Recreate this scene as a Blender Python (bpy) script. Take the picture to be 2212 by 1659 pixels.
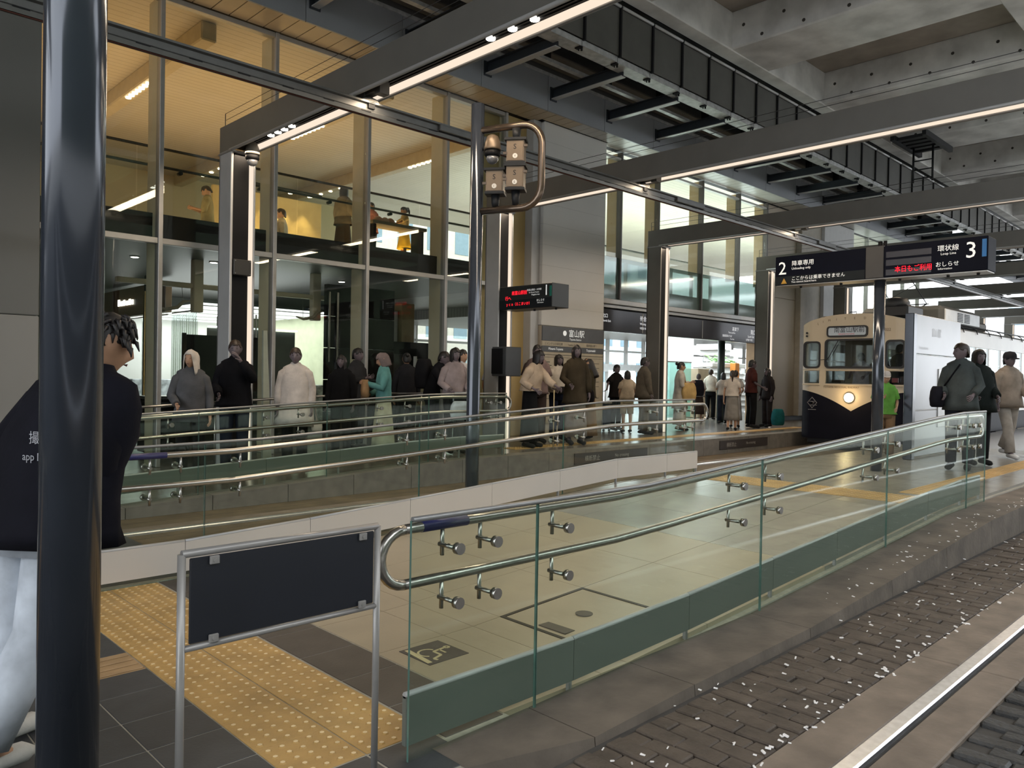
import bpy, math, random
import numpy as np
from mathutils import Vector, Matrix

# ------------------------------------------------------------------ scene, camera, sky, exposure
SC = bpy.context.scene
COL = SC.collection
for o in list(bpy.data.objects):
    bpy.data.objects.remove(o)
random.seed(11)
PI = math.pi

cam = bpy.data.cameras.new('camera')
cam_o = bpy.data.objects.new('camera', cam)
COL.objects.link(cam_o)
cam.sensor_fit = 'HORIZONTAL'
cam.sensor_width = 36.0
cam.lens = 36.0 * 1675.0 / 2212.0
cam.clip_start, cam.clip_end = 0.05, 500
# camera axes in the world: x runs along the tracks (right, away), y towards the station facade (left, away)
R_ = Vector((0.715247, -0.698665, 0.017012))
D_ = Vector((0.005217, -0.019003, -0.999806))
F_ = Vector((0.698852, 0.715197, -0.009946))
m3 = Matrix((R_, -D_, -F_)).transposed()
EYE = Vector((0.0, 0.0, 1.5))
cam_o.matrix_world = Matrix.Translation(EYE) @ m3.to_4x4()
SC.camera = cam_o

world = bpy.data.worlds.new('sky')
SC.world = world
world.use_nodes = True
wn = world.node_tree.nodes
wl = world.node_tree.links
wn.clear()
w_out = wn.new('ShaderNodeOutputWorld')
w_bg = wn.new('ShaderNodeBackground')
w_tc = wn.new('ShaderNodeTexCoord')
w_sep = wn.new('ShaderNodeSeparateXYZ')
w_rmp = wn.new('ShaderNodeValToRGB')
w_rmp.color_ramp.elements[0].position = 0.0
w_rmp.color_ramp.elements[0].color = (0.86, 0.90, 0.95, 1)
w_rmp.color_ramp.elements[1].position = 0.7
w_rmp.color_ramp.elements[1].color = (0.95, 0.98, 1.0, 1)
wl.new(w_tc.outputs['Generated'], w_sep.inputs[0])
wl.new(w_sep.outputs['Z'], w_rmp.inputs['Fac'])
wl.new(w_rmp.outputs['Color'], w_bg.inputs['Color'])
w_bg.inputs['Strength'].default_value = 4.2
wl.new(w_bg.outputs[0], w_out.inputs['Surface'])

vs = SC.view_settings
SC.display_settings.display_device = 'sRGB'
vs.view_transform = 'Standard'
vs.look = 'None'
vs.exposure = 0.0
vs.gamma = 1.0
vs.use_curve_mapping = False
SC.cycles.max_bounces = 7
SC.cycles.diffuse_bounces = 3
SC.cycles.glossy_bounces = 3
SC.cycles.transmission_bounces = 4
SC.cycles.transparent_max_bounces = 24
SC.cycles.caustics_reflective = False
SC.cycles.caustics_refractive = False
SC.cycles.sample_clamp_indirect = 6.0
SC.cycles.use_denoising = True


def lamp(name, kind, loc, power, color, size=1.0, size_y=None, aim=None, spot=None):
    d = bpy.data.lights.new(name, kind)
    d.energy = power
    d.color = color
    if kind == 'AREA':
        d.size = size
        if size_y:
            d.shape = 'RECTANGLE'
            d.size_y = size_y
    else:
        d.shadow_soft_size = size
    if spot:
        d.spot_size = spot
        d.spot_blend = 0.6
    o = bpy.data.objects.new(name, d)
    o.location = loc
    if aim is not None:
        v = Vector(aim) - Vector(loc)
        o.rotation_euler = v.to_track_quat('-Z', 'Y').to_euler()
    COL.objects.link(o)
    return o

WARM = (1.0, 0.64, 0.30)
WARMW = (1.0, 0.80, 0.58)
COOLW = (0.86, 0.97, 1.0)
# unseen lamps added in the upper hall, most aimed up to brighten its ceiling (warm over the left bays, daylight white over the right bays)
for xx in (1.5, 5.0, 8.5):
    lamp('hall_fill_lamp', 'AREA', (xx, 15.5, 4.6), 58, WARM, 3.0, 5.0, aim=(xx, 15.6, 9))
    lamp('hall_uplight', 'AREA', (xx + 0.5, 12.6, 4.0), 16, (1.0, 0.58, 0.22), 3.0, 0.6, aim=(xx + 0.5, 13.2, 8))
lamp('hall_fill_lamp', 'AREA', (19.0, 15.5, 6.4), 900, COOLW, 8.0, 4.0, aim=(19.0, 15.5, 0))
lamp('hall_fill_lamp', 'AREA', (22.0, 14.2, 4.0), 800, (0.82, 1.0, 0.98), 16.0, 2.5, aim=(22.0, 14.6, 9))
# ground-floor concourse lamps
lamp('concourse_lamp', 'AREA', (21.5, 15.0, 2.95), 1100, COOLW, 9.0, 4.5, aim=(21.5, 15.0, 0))
lamp('shop_lamp', 'AREA', (7.2, 16.4, 2.66), 130, (0.95, 1.0, 1.0), 2.4, 4.5, aim=(7.2, 16.4, 0))
# warm lamps washing the platforms from the portal frames
for xx in (4.68, 9.58, 14.48, 19.38):
    lamp('portal_wash_lamp', 'AREA', (xx, 8.3, 4.40), 60, WARMW, 0.2, 3.6, aim=(xx, 8.3, 0))
    lamp('portal_wash_lamp', 'AREA', (xx, 4.2, 4.40), 60, WARMW, 0.2, 3.0, aim=(xx, 4.2, 0))

# ------------------------------------------------------------------ materials


def lin(c):
    if isinstance(c, str):
        c = [int(c[i:i + 2], 16) / 255 for i in (1, 3, 5)]
        return tuple(x / 12.92 if x <= 0.04045 else ((x + 0.055) / 1.055) ** 2.4 for x in c)
    return tuple(c)


MATS = {}


def mat(name, col, rough=0.5, metal=0.0, var=0.08, scale=6.0, bump=0.0, bscale=40.0, emit=None, stren=0.0, spec=0.5, lines=None):
    """procedural surface: a base colour varied by noise, optional relief; lines=(axis, spacing, width, darkness)"""
    if name in MATS:
        return MATS[name]
    c = lin(col)
    m = bpy.data.materials.new(name)
    m.use_nodes = True
    N, L = m.node_tree.nodes, m.node_tree.links
    b = N['Principled BSDF']
    b.inputs['Roughness'].default_value = rough
    b.inputs['Metallic'].default_value = metal
    b.inputs['Specular IOR Level'].default_value = spec
    geo = N.new('ShaderNodeNewGeometry')
    nz = N.new('ShaderNodeTexNoise')
    nz.inputs['Scale'].default_value = scale
    nz.inputs['Detail'].default_value = 4
    L.new(geo.outputs['Position'], nz.inputs['Vector'])
    rp = N.new('ShaderNodeValToRGB')
    rp.color_ramp.elements[0].position = 0.3
    rp.color_ramp.elements[1].position = 0.7
    rp.color_ramp.elements[0].color = tuple(x * (1 - var) for x in c) + (1,)
    rp.color_ramp.elements[1].color = tuple(min(1, x * (1 + var)) for x in c) + (1,)
    L.new(nz.outputs['Fac'], rp.inputs['Fac'])
    out = rp.outputs['Color']
    if lines:
        ax, sp, wd, dk = lines
        sep = N.new('ShaderNodeSeparateXYZ')
        L.new(geo.outputs['Position'], sep.inputs[0])
        md = N.new('ShaderNodeMath'); md.operation = 'FLOORED_MODULO'
        L.new(sep.outputs[ax], md.inputs[0]); md.inputs[1].default_value = sp
        lt = N.new('ShaderNodeMath'); lt.operation = 'LESS_THAN'
        L.new(md.outputs[0], lt.inputs[0]); lt.inputs[1].default_value = wd
        mx = N.new('ShaderNodeMix'); mx.data_type = 'RGBA'
        L.new(lt.outputs[0], mx.inputs['Factor'])
        L.new(out, mx.inputs['A'])
        mx.inputs['B'].default_value = tuple(x * dk for x in c) + (1,)
        out = mx.outputs['Result']
    L.new(out, b.inputs['Base Color'])
    if bump:
        nb = N.new('ShaderNodeTexNoise')
        nb.inputs['Scale'].default_value = bscale
        nb.inputs['Detail'].default_value = 3
        L.new(geo.outputs['Position'], nb.inputs['Vector'])
        bp = N.new('ShaderNodeBump')
        bp.inputs['Strength'].default_value = bump
        bp.inputs['Distance'].default_value = 0.01
        L.new(nb.outputs['Fac'], bp.inputs['Height'])
        L.new(bp.outputs['Normal'], b.inputs['Normal'])
    if emit is not None:
        b.inputs['Emission Color'].default_value = lin(emit) + (1,)
        b.inputs['Emission Strength'].default_value = stren
    MATS[name] = m
    return m


def glass(name, tint, base=0.04, gain=0.55, rough=0.02, power=4.0, haze=0.0, hcol=(0.5, 0.55, 0.5)):
    """clear sheet: tinted see-through mixed with a mirror part that grows towards grazing angles; haze adds a frosted share"""
    if name in MATS:
        return MATS[name]
    m = bpy.data.materials.new(name)
    m.use_nodes = True
    N, L = m.node_tree.nodes, m.node_tree.links
    N.remove(N['Principled BSDF'])
    out = N['Material Output']
    tr = N.new('ShaderNodeBsdfTransparent')
    tr.inputs['Color'].default_value = tuple(tint) + (1,)
    gl = N.new('ShaderNodeBsdfGlossy')
    gl.inputs['Roughness'].default_value = rough
    gl.inputs['Color'].default_value = (0.95, 1.0, 0.97, 1)
    lw = N.new('ShaderNodeLayerWeight')
    lw.inputs['Blend'].default_value = 0.5
    pw = N.new('ShaderNodeMath'); pw.operation = 'POWER'
    L.new(lw.outputs['Facing'], pw.inputs[0]); pw.inputs[1].default_value = power
    ml = N.new('ShaderNodeMath'); ml.operation = 'MULTIPLY_ADD'
    L.new(pw.outputs[0], ml.inputs[0]); ml.inputs[1].default_value = gain; ml.inputs[2].default_value = base
    mx = N.new('ShaderNodeMixShader')
    L.new(ml.outputs[0], mx.inputs['Fac'])
    src = tr.outputs[0]
    if haze:
        df = N.new('ShaderNodeBsdfDiffuse')
        df.inputs['Color'].default_value = tuple(hcol) + (1,)
        hx = N.new('ShaderNodeMixShader')
        hx.inputs['Fac'].default_value = haze
        L.new(tr.outputs[0], hx.inputs[1]); L.new(df.outputs[0], hx.inputs[2])
        src = hx.outputs[0]
    L.new(src, mx.inputs[1])
    L.new(gl.outputs[0], mx.inputs[2])
    L.new(mx.outputs[0], out.inputs['Surface'])
    MATS[name] = m
    return m


def glow(name, col, stren):
    if name in MATS:
        return MATS[name]
    m = bpy.data.materials.new(name)
    m.use_nodes = True
    N, L = m.node_tree.nodes, m.node_tree.links
    N.remove(N['Principled BSDF'])
    e = N.new('ShaderNodeEmission')
    e.inputs['Color'].default_value = lin(col) + (1,)
    e.inputs['Strength'].default_value = stren
    L.new(e.outputs[0], N['Material Output'].inputs['Surface'])
    MATS[name] = m
    return m

# ------------------------------------------------------------------ mesh helpers
BASE = {}
ROOT = {}


class MB:
    def __init__(s):
        s.v, s.f, s.m, s.s = [], [], [], []

    def face(s, idx, m=0, sm=False):
        s.f.append(tuple(idx)); s.m.append(m); s.s.append(sm)

    def hexa(s, p, m=0):
        """8 points: bottom ring 0-3 counter-clockwise seen from above, top ring 4-7"""
        b = len(s.v)
        s.v += [tuple(q) for q in p]
        for q in ((0, 3, 2, 1), (4, 5, 6, 7), (0, 1, 5, 4), (1, 2, 6, 5), (2, 3, 7, 6), (3, 0, 4, 7)):
            s.face([b + i for i in q], m)
        return s

    def box(s, x0, x1, y0, y1, z0, z1, m=0):
        return s.hexa([(x0, y0, z0), (x1, y0, z0), (x1, y1, z0), (x0, y1, z0), (x0, y0, z1), (x1, y0, z1), (x1, y1, z1), (x0, y1, z1)], m)

    def cbox(s, x0, x1, y0, y1, z0, z1, c=0.01, m=0):
        """box with chamfered edges"""
        X, Y, Z = (x0, x1), (y0, y1), (z0, z1)
        c = min(c, (x1 - x0) * .49, (y1 - y0) * .49, (z1 - z0) * .49)
        b = len(s.v)
        ix = {}
        for i in (0, 1):
            for j in (0, 1):
                for k in (0, 1):
                    sx, sy, sz = (1 - 2 * i) * c, (1 - 2 * j) * c, (1 - 2 * k) * c
                    for a in range(3):
                        p = [X[i] + sx, Y[j] + sy, Z[k] + sz]
                        p[a] = (X[i], Y[j], Z[k])[a]
                        ix[i, j, k, a] = len(s.v)
                        s.v.append(tuple(p))
        ctr = Vector(((x0 + x1) / 2, (y0 + y1) / 2, (z0 + z1) / 2))

        def add(ids):
            P = [Vector(s.v[i]) for i in ids]
            n = (P[1] - P[0]).cross(P[2] - P[0])
            mid = sum(P, Vector()) / len(P)
            s.face(ids if n.dot(mid - ctr) > 0 else ids[::-1], m)
        for a in range(3):
            o1, o2 = [q for q in range(3) if q != a]
            for t in (0, 1):
                ids = []
                for u, w in ((0, 0), (1, 0), (1, 1), (0, 1)):
                    k = [0, 0, 0]; k[a] = t; k[o1] = u; k[o2] = w
                    ids.append(ix[k[0], k[1], k[2], a])
                add(ids)
            for u in (0, 1):
                for w in (0, 1):
                    k = [0, 0, 0]; k[o1] = u; k[o2] = w
                    q = list(k); q[a] = 1
                    add([ix[k[0], k[1], k[2], o1], ix[q[0], q[1], q[2], o1], ix[q[0], q[1], q[2], o2], ix[k[0], k[1], k[2], o2]])
        for i in (0, 1):
            for j in (0, 1):
                for k in (0, 1):
                    add([ix[i, j, k, 0], ix[i, j, k, 1], ix[i, j, k, 2]])
        return s

    def obox(s, c, hx, hy, hz, m=0):
        c, hx, hy, hz = Vector(c), Vector(hx), Vector(hy), Vector(hz)
        return s.hexa([c - hx - hy - hz, c + hx - hy - hz, c + hx + hy - hz, c - hx + hy - hz,
                       c - hx - hy + hz, c + hx - hy + hz, c + hx + hy + hz, c - hx + hy + hz], m)

    def loft(s, rings, m=0, caps=True, sm=True, closed=True):
        b = len(s.v)
        n = len(rings[0])
        for r in rings:
            s.v += [tuple(q) for q in r]
        for i in range(len(rings) - 1):
            for j in range(n if closed else n - 1):
                k = (j + 1) % n
                s.face((b + i * n + j, b + i * n + k, b + (i + 1) * n + k, b + (i + 1) * n + j), m, sm)
        if caps:
            s.face([b + j for j in range(n)][::-1], m)
            s.face([b + (len(rings) - 1) * n + j for j in range(n)], m)
        return s

    def tube(s, pts, r, n=8, m=0, caps=True, flat=1.0, sm=True):
        """round bar through the points; r may be one radius per point"""
        pts = [Vector(p) for p in pts]
        rs = r if isinstance(r, (list, tuple)) else [r] * len(pts)
        rings = []
        up = None
        for i, p in enumerate(pts):
            a = pts[max(0, i - 1)]
            c = pts[min(len(pts) - 1, i + 1)]
            d = (c - a)
            d = d.normalized() if d.length > 1e-9 else Vector((0, 0, 1))
            if up is None:
                up = Vector((0, 0, 1)) if abs(d.z) < 0.9 else Vector((1, 0, 0))
            u = d.cross(up)
            if u.length < 1e-6:
                u = d.cross(Vector((0, 1, 0)))
            u.normalize()
            w = u.cross(d).normalized()
            up = w
            rings.append([p + (u * math.cos(2 * PI * k / n) + w * math.sin(2 * PI * k / n) * flat) * rs[i] for k in range(n)])
        return s.loft(rings, m, caps, sm)

    def cyl(s, a, b, r, n=12, m=0, sm=True):
        return s.tube([a, b], r, n, m, True, 1.0, sm)

    def lathe(s, c, prof, n=16, m=0, axis='z', sm=True):
        """profile of (radius, height) pairs turned about an axis through c"""
        c = Vector(c)
        rings = []
        for r, h in prof:
            ring = []
            for k in range(n):
                a = 2 * PI * k / n
                p = Vector((math.cos(a) * r, math.sin(a) * r, h))
                if axis == 'x':
                    p = Vector((p.z, p.x, p.y))
                elif axis == 'y':
                    p = Vector((p.y, p.z, p.x))
                ring.append(c + p)
            rings.append(ring)
        return s.loft(rings, m, True, sm)

    def prism(s, poly, o, u, v, w, m=0):
        """polygon (2D) on the frame o,u,v pushed along w"""
        o, u, v, w = Vector(o), Vector(u), Vector(v), Vector(w)
        a = [o + u * p[0] + v * p[1] for p in poly]
        if u.cross(v).dot(w) < 0:
            a = a[::-1]
        b = len(s.v)
        n = len(a)
        s.v += [tuple(p) for p in a] + [tuple(p + w) for p in a]
        s.face([b + i for i in range(n)][::-1], m)
        s.face([b + n + i for i in range(n)], m)
        for i in range(n):
            j = (i + 1) % n
            s.face((b + i, b + j, b + n + j, b + n + i), m)
        return s

    def text(s, body, o, u, v, size, m=0, align='L', squeeze=1.0, lift=0.0):
        o, u, v = Vector(o), Vector(u).normalized(), Vector(v).normalized()
        vs_, fs_, wd = glyphs(body)
        off = {'L': 0, 'C': -wd / 2, 'R': -wd}[align]
        w = u.cross(v) * lift
        b = len(s.v)
        for x, y in vs_:
            s.v.append(tuple(o + u * ((x + off) * size * squeeze) + v * (y * size) + w))
        for f in fs_:
            s.face([b + i for i in f], m)
        return s

    def build(s, name, mats, parent=None, link=True):
        me = bpy.data.meshes.new(name)
        off = Vector((0, 0, 0))
        if parent is not None:
            off = BASE.get(ROOT.get(parent.name, parent.name), off)
        me.from_pydata([tuple(Vector(p) - off) for p in s.v], [], s.f)
        for mm in (mats if isinstance(mats, (list, tuple)) else [mats]):
            me.materials.append(mm)
        me.polygons.foreach_set('material_index', s.m)
        me.polygons.foreach_set('use_smooth', s.s)
        me.update()
        o = bpy.data.objects.new(name, me)
        if link:
            COL.objects.link(o)
        if parent is not None:
            o.parent = parent
            ROOT[o.name] = ROOT.get(parent.name, parent.name)
        return o


_GL = {}


def glyphs(body):
    if body in _GL:
        return _GL[body]
    c = bpy.data.curves.new('lettering', 'FONT')
    c.body = body
    c.resolution_u = 2
    o = bpy.data.objects.new('lettering', c)
    COL.objects.link(o)
    dg = bpy.context.evaluated_depsgraph_get()
    me = bpy.data.meshes.new_from_object(o.evaluated_get(dg))
    vv = [(q.co.x, q.co.y) for q in me.vertices]
    ff = [tuple(p.vertices) for p in me.polygons]
    wd = max([q[0] for q in vv] or [0])
    bpy.data.objects.remove(o)
    bpy.data.curves.remove(c)
    bpy.data.meshes.remove(me)
    _GL[body] = (vv, ff, wd)
    return _GL[body]


def tag(o, label=None, cat=None, group=None, kind=None):
    if label: o['label'] = label
    if cat: o['category'] = cat
    if group: o['group'] = group
    if kind: o['kind'] = kind
    return o


def thing(name, loc, label=None, cat=None, group=None, kind=None):
    e = bpy.data.objects.new(name, None)
    e.location = loc
    e.empty_display_size = 0.1
    COL.objects.link(e)
    BASE[e.name] = Vector(loc)
    ROOT[e.name] = e.name
    return tag(e, label, cat, group, kind)


def struct(name, mb, mats):
    return tag(mb.build(name, mats), kind='structure')


def reuse(o, loc, parent=None, rotz=0.0):
    """another object on the same mesh"""
    c = o.copy()
    COL.objects.link(c)
    if parent is not None:
        c.parent = parent
        ROOT[c.name] = ROOT.get(parent.name, parent.name)
        loc = Vector(loc) - BASE.get(ROOT[c.name], Vector())
    c.location = loc
    if rotz:
        c.rotation_euler = (0, 0, rotz)
    return c


def copy_tree(o, loc, label=None):
    c = o.copy(); COL.objects.link(c); c.location = loc
    if label: c['label'] = label
    for ch in list(o.children):
        d = ch.copy(); COL.objects.link(d); d.parent = c
        for g in list(ch.children):
            h = g.copy(); COL.objects.link(h); h.parent = d
    return c


def lerp(a, b, t):
    return a + (b - a) * t


def clamp(t, a=0.0, b=1.0):
    return max(a, min(b, t))
# ------------------------------------------------------------------ shared materials
steel = mat('brushed_steel', (0.40, 0.385, 0.36), 0.28, 1.0, 0.06, 30)
steel_d = mat('dark_steel', (0.055, 0.065, 0.085), 0.3, 0.35, 0.1, 12)
polepaint = mat('blue_grey_pole_paint', (0.042, 0.050, 0.066), 0.15, 0.35, 0.08, 5, spec=.8)
alu = mat('grey_aluminium', (0.30, 0.30, 0.30), 0.4, 0.6, 0.05, 10)
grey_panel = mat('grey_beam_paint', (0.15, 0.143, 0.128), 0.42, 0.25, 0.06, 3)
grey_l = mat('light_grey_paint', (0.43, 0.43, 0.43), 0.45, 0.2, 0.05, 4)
black = mat('matt_black', (0.005, 0.005, 0.006), 0.6, 0, 0.2, 10, spec=.2)
dark = mat('dark_charcoal', (0.014, 0.015, 0.017), 0.5, 0, 0.15, 8, spec=.25)
galv = mat('galvanised_steel', (0.46, 0.47, 0.47), 0.5, 0.35, 0.22, 9)
white_p = mat('white_panel', (0.56, 0.55, 0.53), 0.45, 0, 0.04, 2)
concrete = mat('board_marked_concrete', (0.62, 0.615, 0.60), 0.85, 0, 0.24, 1.6, 0.3, 14)
cream = mat('cream_fin_paint', (0.74, 0.67, 0.50), 0.5, 0, 0.05, 3)
tile_dark = mat('dark_grey_floor_tile', (0.045, 0.047, 0.050), 0.55, 0, 0.16, 7, 0.1, 60)
tile_brown = mat('brown_grey_floor_tile', (0.060, 0.050, 0.042), 0.55, 0, 0.16, 7, 0.1, 60)
grout = mat('pale_grout', (0.34, 0.32, 0.27), 0.85, 0, 0.15, 20)
ramp_m = mat('beige_ramp_paving', (0.34, 0.285, 0.20), 0.33, 0, 0.07, 3, 0.08, 80)
ramp_g = mat('grey_platform_paving', (0.235, 0.222, 0.195), 0.27, 0, 0.12, 3, 0.08, 80)
plat_g = mat('polished_platform_paving', (0.17, 0.155, 0.14), 0.2, 0, 0.14, 3, 0.06, 60)
yellow = mat('yellow_tactile_tile', (0.43, 0.265, 0.088), 0.5, 0, 0.18, 5, 0.15, 70)
yellow_w = mat('pale_dome_tops', (0.74, 0.58, 0.34), 0.5, 0, 0.12, 15)  # dome tops paler than the tile
guide_m = mat('ochre_guide_tile', (0.36, 0.235, 0.12), 0.5, 0, 0.15, 6)
kerb_m = mat('weathered_kerb_concrete', (0.125, 0.103, 0.082), 0.8, 0, 0.3, 4, 0.5, 25)
slab_m = mat('track_slab_concrete', (0.175, 0.14, 0.11), 0.7, 0, 0.25, 5, 0.5, 30)
paver_m = mat('brown_paver', (0.074, 0.057, 0.044), 0.75, 0, 0.35, 7, 0.7, 45)
paver_d = mat('dark_stone_sett', (0.036, 0.036, 0.036), 0.6, 0, 0.4, 9, 0.8, 45)
asphalt = mat('dark_ground', (0.05, 0.046, 0.042), 0.9, 0, 0.3, 5, 0.4, 30)
bed_m = mat('brown_track_bed', (0.115, 0.085, 0.05), 0.75, 0, 0.3, 3, 0.5, 20, lines=(1, 0.26, 0.015, 0.4))
rail_top = mat('polished_rail_head', (0.78, 0.80, 0.84), 0.36, 1.0, 0.08, 30)
rail_side = mat('rusty_rail_side', (0.07, 0.045, 0.03), 0.7, 0.3, 0.3, 20)
gl_rail = glass('railing_glass', (0.925, 0.965, 0.935), 0.02, 0.33, 0.03, 4.0)
gl_edge = mat('green_glass_edge', (0.10, 0.19, 0.16), 0.15, 0, 0.15, 12)
gl_fac = glass('facade_glass', (0.90, 0.915, 0.89), 0.035, 0.45, 0.015, 4.0)
gl_clear = glass('clear_glass', (0.93, 0.95, 0.95), 0.03, 0.4, 0.01)
frost = glass('frosted_spandrel_glass', (0.50, 0.60, 0.57), 0.10, 0.4, 0.10, 3.0, 0.35, (0.23, 0.30, 0.28))
strip_l = glow('portal_light_strip', (1.0, 0.83, 0.66), 1.0)
dl_glow = glow('downlight_glow', (1.0, 0.95, 0.85), 14.0)
red_led = glow('red_led', (1.0, 0.015, 0.03), 2.2)
sign_m = mat('navy_sign_face', (0.004, 0.005, 0.011), 0.5, 0, 0.1, 5, spec=.06)
sign_w = mat('white_lettering', (0.72, 0.72, 0.70), 0.5, 0, 0.03, 5, emit=(.9, .92, .9), stren=.45)


def zr(x, y=4.0):
    """walking surface of the island ramp and platform"""
    t = clamp((y - 2.4) / 3.25)
    return 0.27 * clamp((x - lerp(3.3, 2.5, t)) / lerp(5.2, 4.7, t))


def z3(x):
    """walking surface of the far ramp and platform"""
    return 0.30 * clamp((x - 0.9) / 6.0)

# ------------------------------------------------------------------ ground
struct('ground', MB().box(-60, 90, -60, 60, -0.5, -0.10), asphalt)
g = struct('floor_bed', MB().box(-8, 2.4, 2.22, 8.35, -0.09, -0.0025), grout)

fl = thing('floor', (0.9, 4, 0), kind='structure')


def tile_mb(w, d, gap=0.004, h=0.03, bev=0.003):
    return MB().cbox(-w / 2 + gap / 2, w / 2 - gap / 2, -d / 2 + gap / 2, d / 2 - gap / 2, -h, 0, bev)


tp = tile_mb(0.307, 0.31).build('tile', tile_dark, link=False)


def tiles(proto, pts, parent, mt=None):
    for p in pts:
        c = reuse(proto, p, parent)
        if mt:
            c.material_slots[0].link = 'OBJECT'
            c.material_slots[0].material = mt


pts = []
for i in range(-3, 4):
    for j in range(-1, 6):
        pts.append((1.2695 - 0.307 * (3 - i) if i < 3 else 1.2695, 2.387 + 0.31 * j, 0))
pts = [(x, y, z) for x, y, z in pts]
for i in range(7):
    for j in range(4):
        pts.append((1.2695 - 0.307 * i, 4.505 + 0.31 * j, 0))
seen = set()
pts = [p for p in pts if not ((round(p[0], 2), round(p[1], 2)) in seen or seen.add((round(p[0], 2), round(p[1], 2)))) and not 4.03 < p[1] < 4.36]
pts += [(1.578, 2.40, 0), (1.889, 2.40, 0)]
tiles(tp, pts, fl)
tr = tile_mb(0.335, 0.40).build('tile', tile_brown, link=False)
tiles(tr, [(2.2225, 2.66 + 0.40 * j, 0.0) for j in range(8)], fl)
struct('floor_crossing', MB().box(-8, -0.8, 2.1, 5.7, -0.03, 0.0).box(-8, 2.4, 5.75, 8.35, -0.03, -0.002), tile_dark)

# tactile paving: dome tiles across the crossing, bar tiles leading to it


def dome_tile():
    m = MB().cbox(-0.153, 0.153, -0.153, 0.153, -0.03, 0.0, 0.002)
    for i in range(5):
        for j in range(5):
            x, y = -0.12 + 0.06 * i, -0.12 + 0.06 * j
            b = len(m.v)
            for r, z in ((0.0165, 0.0), (0.0105, 0.005)):
                for k in range(6):
                    m.v.append((x + r * math.cos(k * PI / 3), y + r * math.sin(k * PI / 3), z))
            for k in range(6):
                q = (k + 1) % 6
                m.face((b + k, b + q, b + 6 + q, b + 6 + k), 0)
            m.face([b + 6 + k for k in range(6)], 1)
    return m


dt = dome_tile().build('tactile_tile', [yellow, yellow_w], link=False)
tw = thing('tactile_paving', (1.735, 4, 0), kind='structure')
for i in range(2):
    for j in range(10):
        reuse(dt, (1.578 + 0.312 * i, 2.715 + 0.309 * j, 0.001), tw)
gm = MB().cbox(-0.153, 0.153, -0.15, 0.15, -0.03, 0.0, 0.002)
for k in range(4):
    gm.cbox(-0.145, 0.145, -0.125 + 0.075 * k - 0.012, -0.125 + 0.075 * k + 0.018, -0.001, 0.005, 0.003)
gt = gm.build('guide_tile', guide_m, link=False)
for i in range(6):
    reuse(gt, (1.265 - 0.309 * i, 4.195, 0.001), tw)
for i in range(2):
    for j in range(8):
        x = 8.55 + 0.312 * i
        reuse(dt, (x, 2.98 + 0.309 * j, zr(x, 4) + 0.004), tw)

# ------------------------------------------------------------------ island ramp and platform
isl = thing('platform_island', (9, 4, 0), kind='structure')
xs = [2.39, 2.5, 3.3, 4.0, 5.0, 6.0, 7.2, 8.5, 60.0]
m = MB()
for a, b in zip(xs[:-1], xs[1:]):
    m.hexa([(a, 2.43, -.09), (b, 2.43, -.09), (b, 5.72, -.09), (a, 5.72, -.09),
            (a, 2.43, zr(a, 2.4) - .028), (b, 2.43, zr(b, 2.4) - .028), (b, 5.72, zr(b, 5.65) - .028), (a, 5.72, zr(a, 5.65) - .028)])
m.build('core', grout, isl)
# paving slabs, each its own piece; the manhole area is left out
yb = [2.47, 2.77, 3.45, 4.05, 4.85, 5.62]
xb = [2.395, 2.85, 3.08, 3.30, 4.08, 4.9, 5.7, 6.5, 7.3, 8.08, 8.394, 9.018, 9.8, 10.6, 11.4, 12.2, 13.0, 13.8, 14.6, 15.4, 16.2, 17.0]
for i in range(len(xb) - 1):
    for j in range(len(yb) - 1):
        x0, x1, y0, y1 = xb[i] + .002, xb[i + 1] - .002, yb[j] + .002, yb[j + 1] - .002
        if abs(xb[i] - 8.394) < .01 and j > 0:
            continue
        if abs(xb[i] - 3.30) < .01 and j == 1:
            continue
        mm = MB().hexa([(x0, y0, zr(x0, y0) - .03), (x1, y0, zr(x1, y0) - .03), (x1, y1, zr(x1, y1) - .03), (x0, y1, zr(x0, y1) - .03),
                        (x0, y0, zr(x0, y0)), (x1, y0, zr(x1, y0)), (x1, y1, zr(x1, y1)), (x0, y1, zr(x0, y1))])
        mm.build('paving_slab', ramp_m if xb[i] < 5.6 else ramp_g, isl)
struct('platform_island_far', MB().box(17.0, 60, 2.4, 5.6, 0.2, 0.27), plat_g)
# yellow line of dome tiles along the island edge
for k in range(30):
    reuse(dt, (9.35 + 0.31 * k, 3.02, 0.275), tw)

# access cover set in the ramp
ac = thing('access_cover', (3.69, 3.11, 0.06), 'square paved access cover with a dark frame, round cap and label plate in the ramp', 'access cover')
zc = lambda x, y: zr(x, y) + 0.003
m = MB()
for (a, b, c, d) in ((3.30, 4.08, 2.77, 2.795), (3.30, 4.08, 3.425, 3.45), (3.30, 3.325, 2.77, 3.45), (4.055, 4.08, 2.77, 3.45)):
    m.hexa([(a, c, zr(a, c) - .03), (b, c, zr(b, c) - .03), (b, d, zr(b, d) - .03), (a, d, zr(a, d) - .03), (a, c, zc(a, c)), (b, c, zc(b, c)), (b, d, zc(b, d)), (a, d, zc(a, d))])
m.build('frame', mat('dark_cover_frame', (0.03, 0.026, 0.02), 0.5, 0.4), ac)
a, b, c, d = 3.327, 4.053, 2.797, 3.423
MB().hexa([(a, c, zr(a, c) - .03), (b, c, zr(b, c) - .03), (b, d, zr(b, d) - .03), (a, d, zr(a, d) - .03), (a, c, zr(a, c)), (b, c, zr(b, c)), (b, d, zr(b, d)), (a, d, zr(a, d))]).build('paved_lid', ramp_m, ac)
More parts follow.
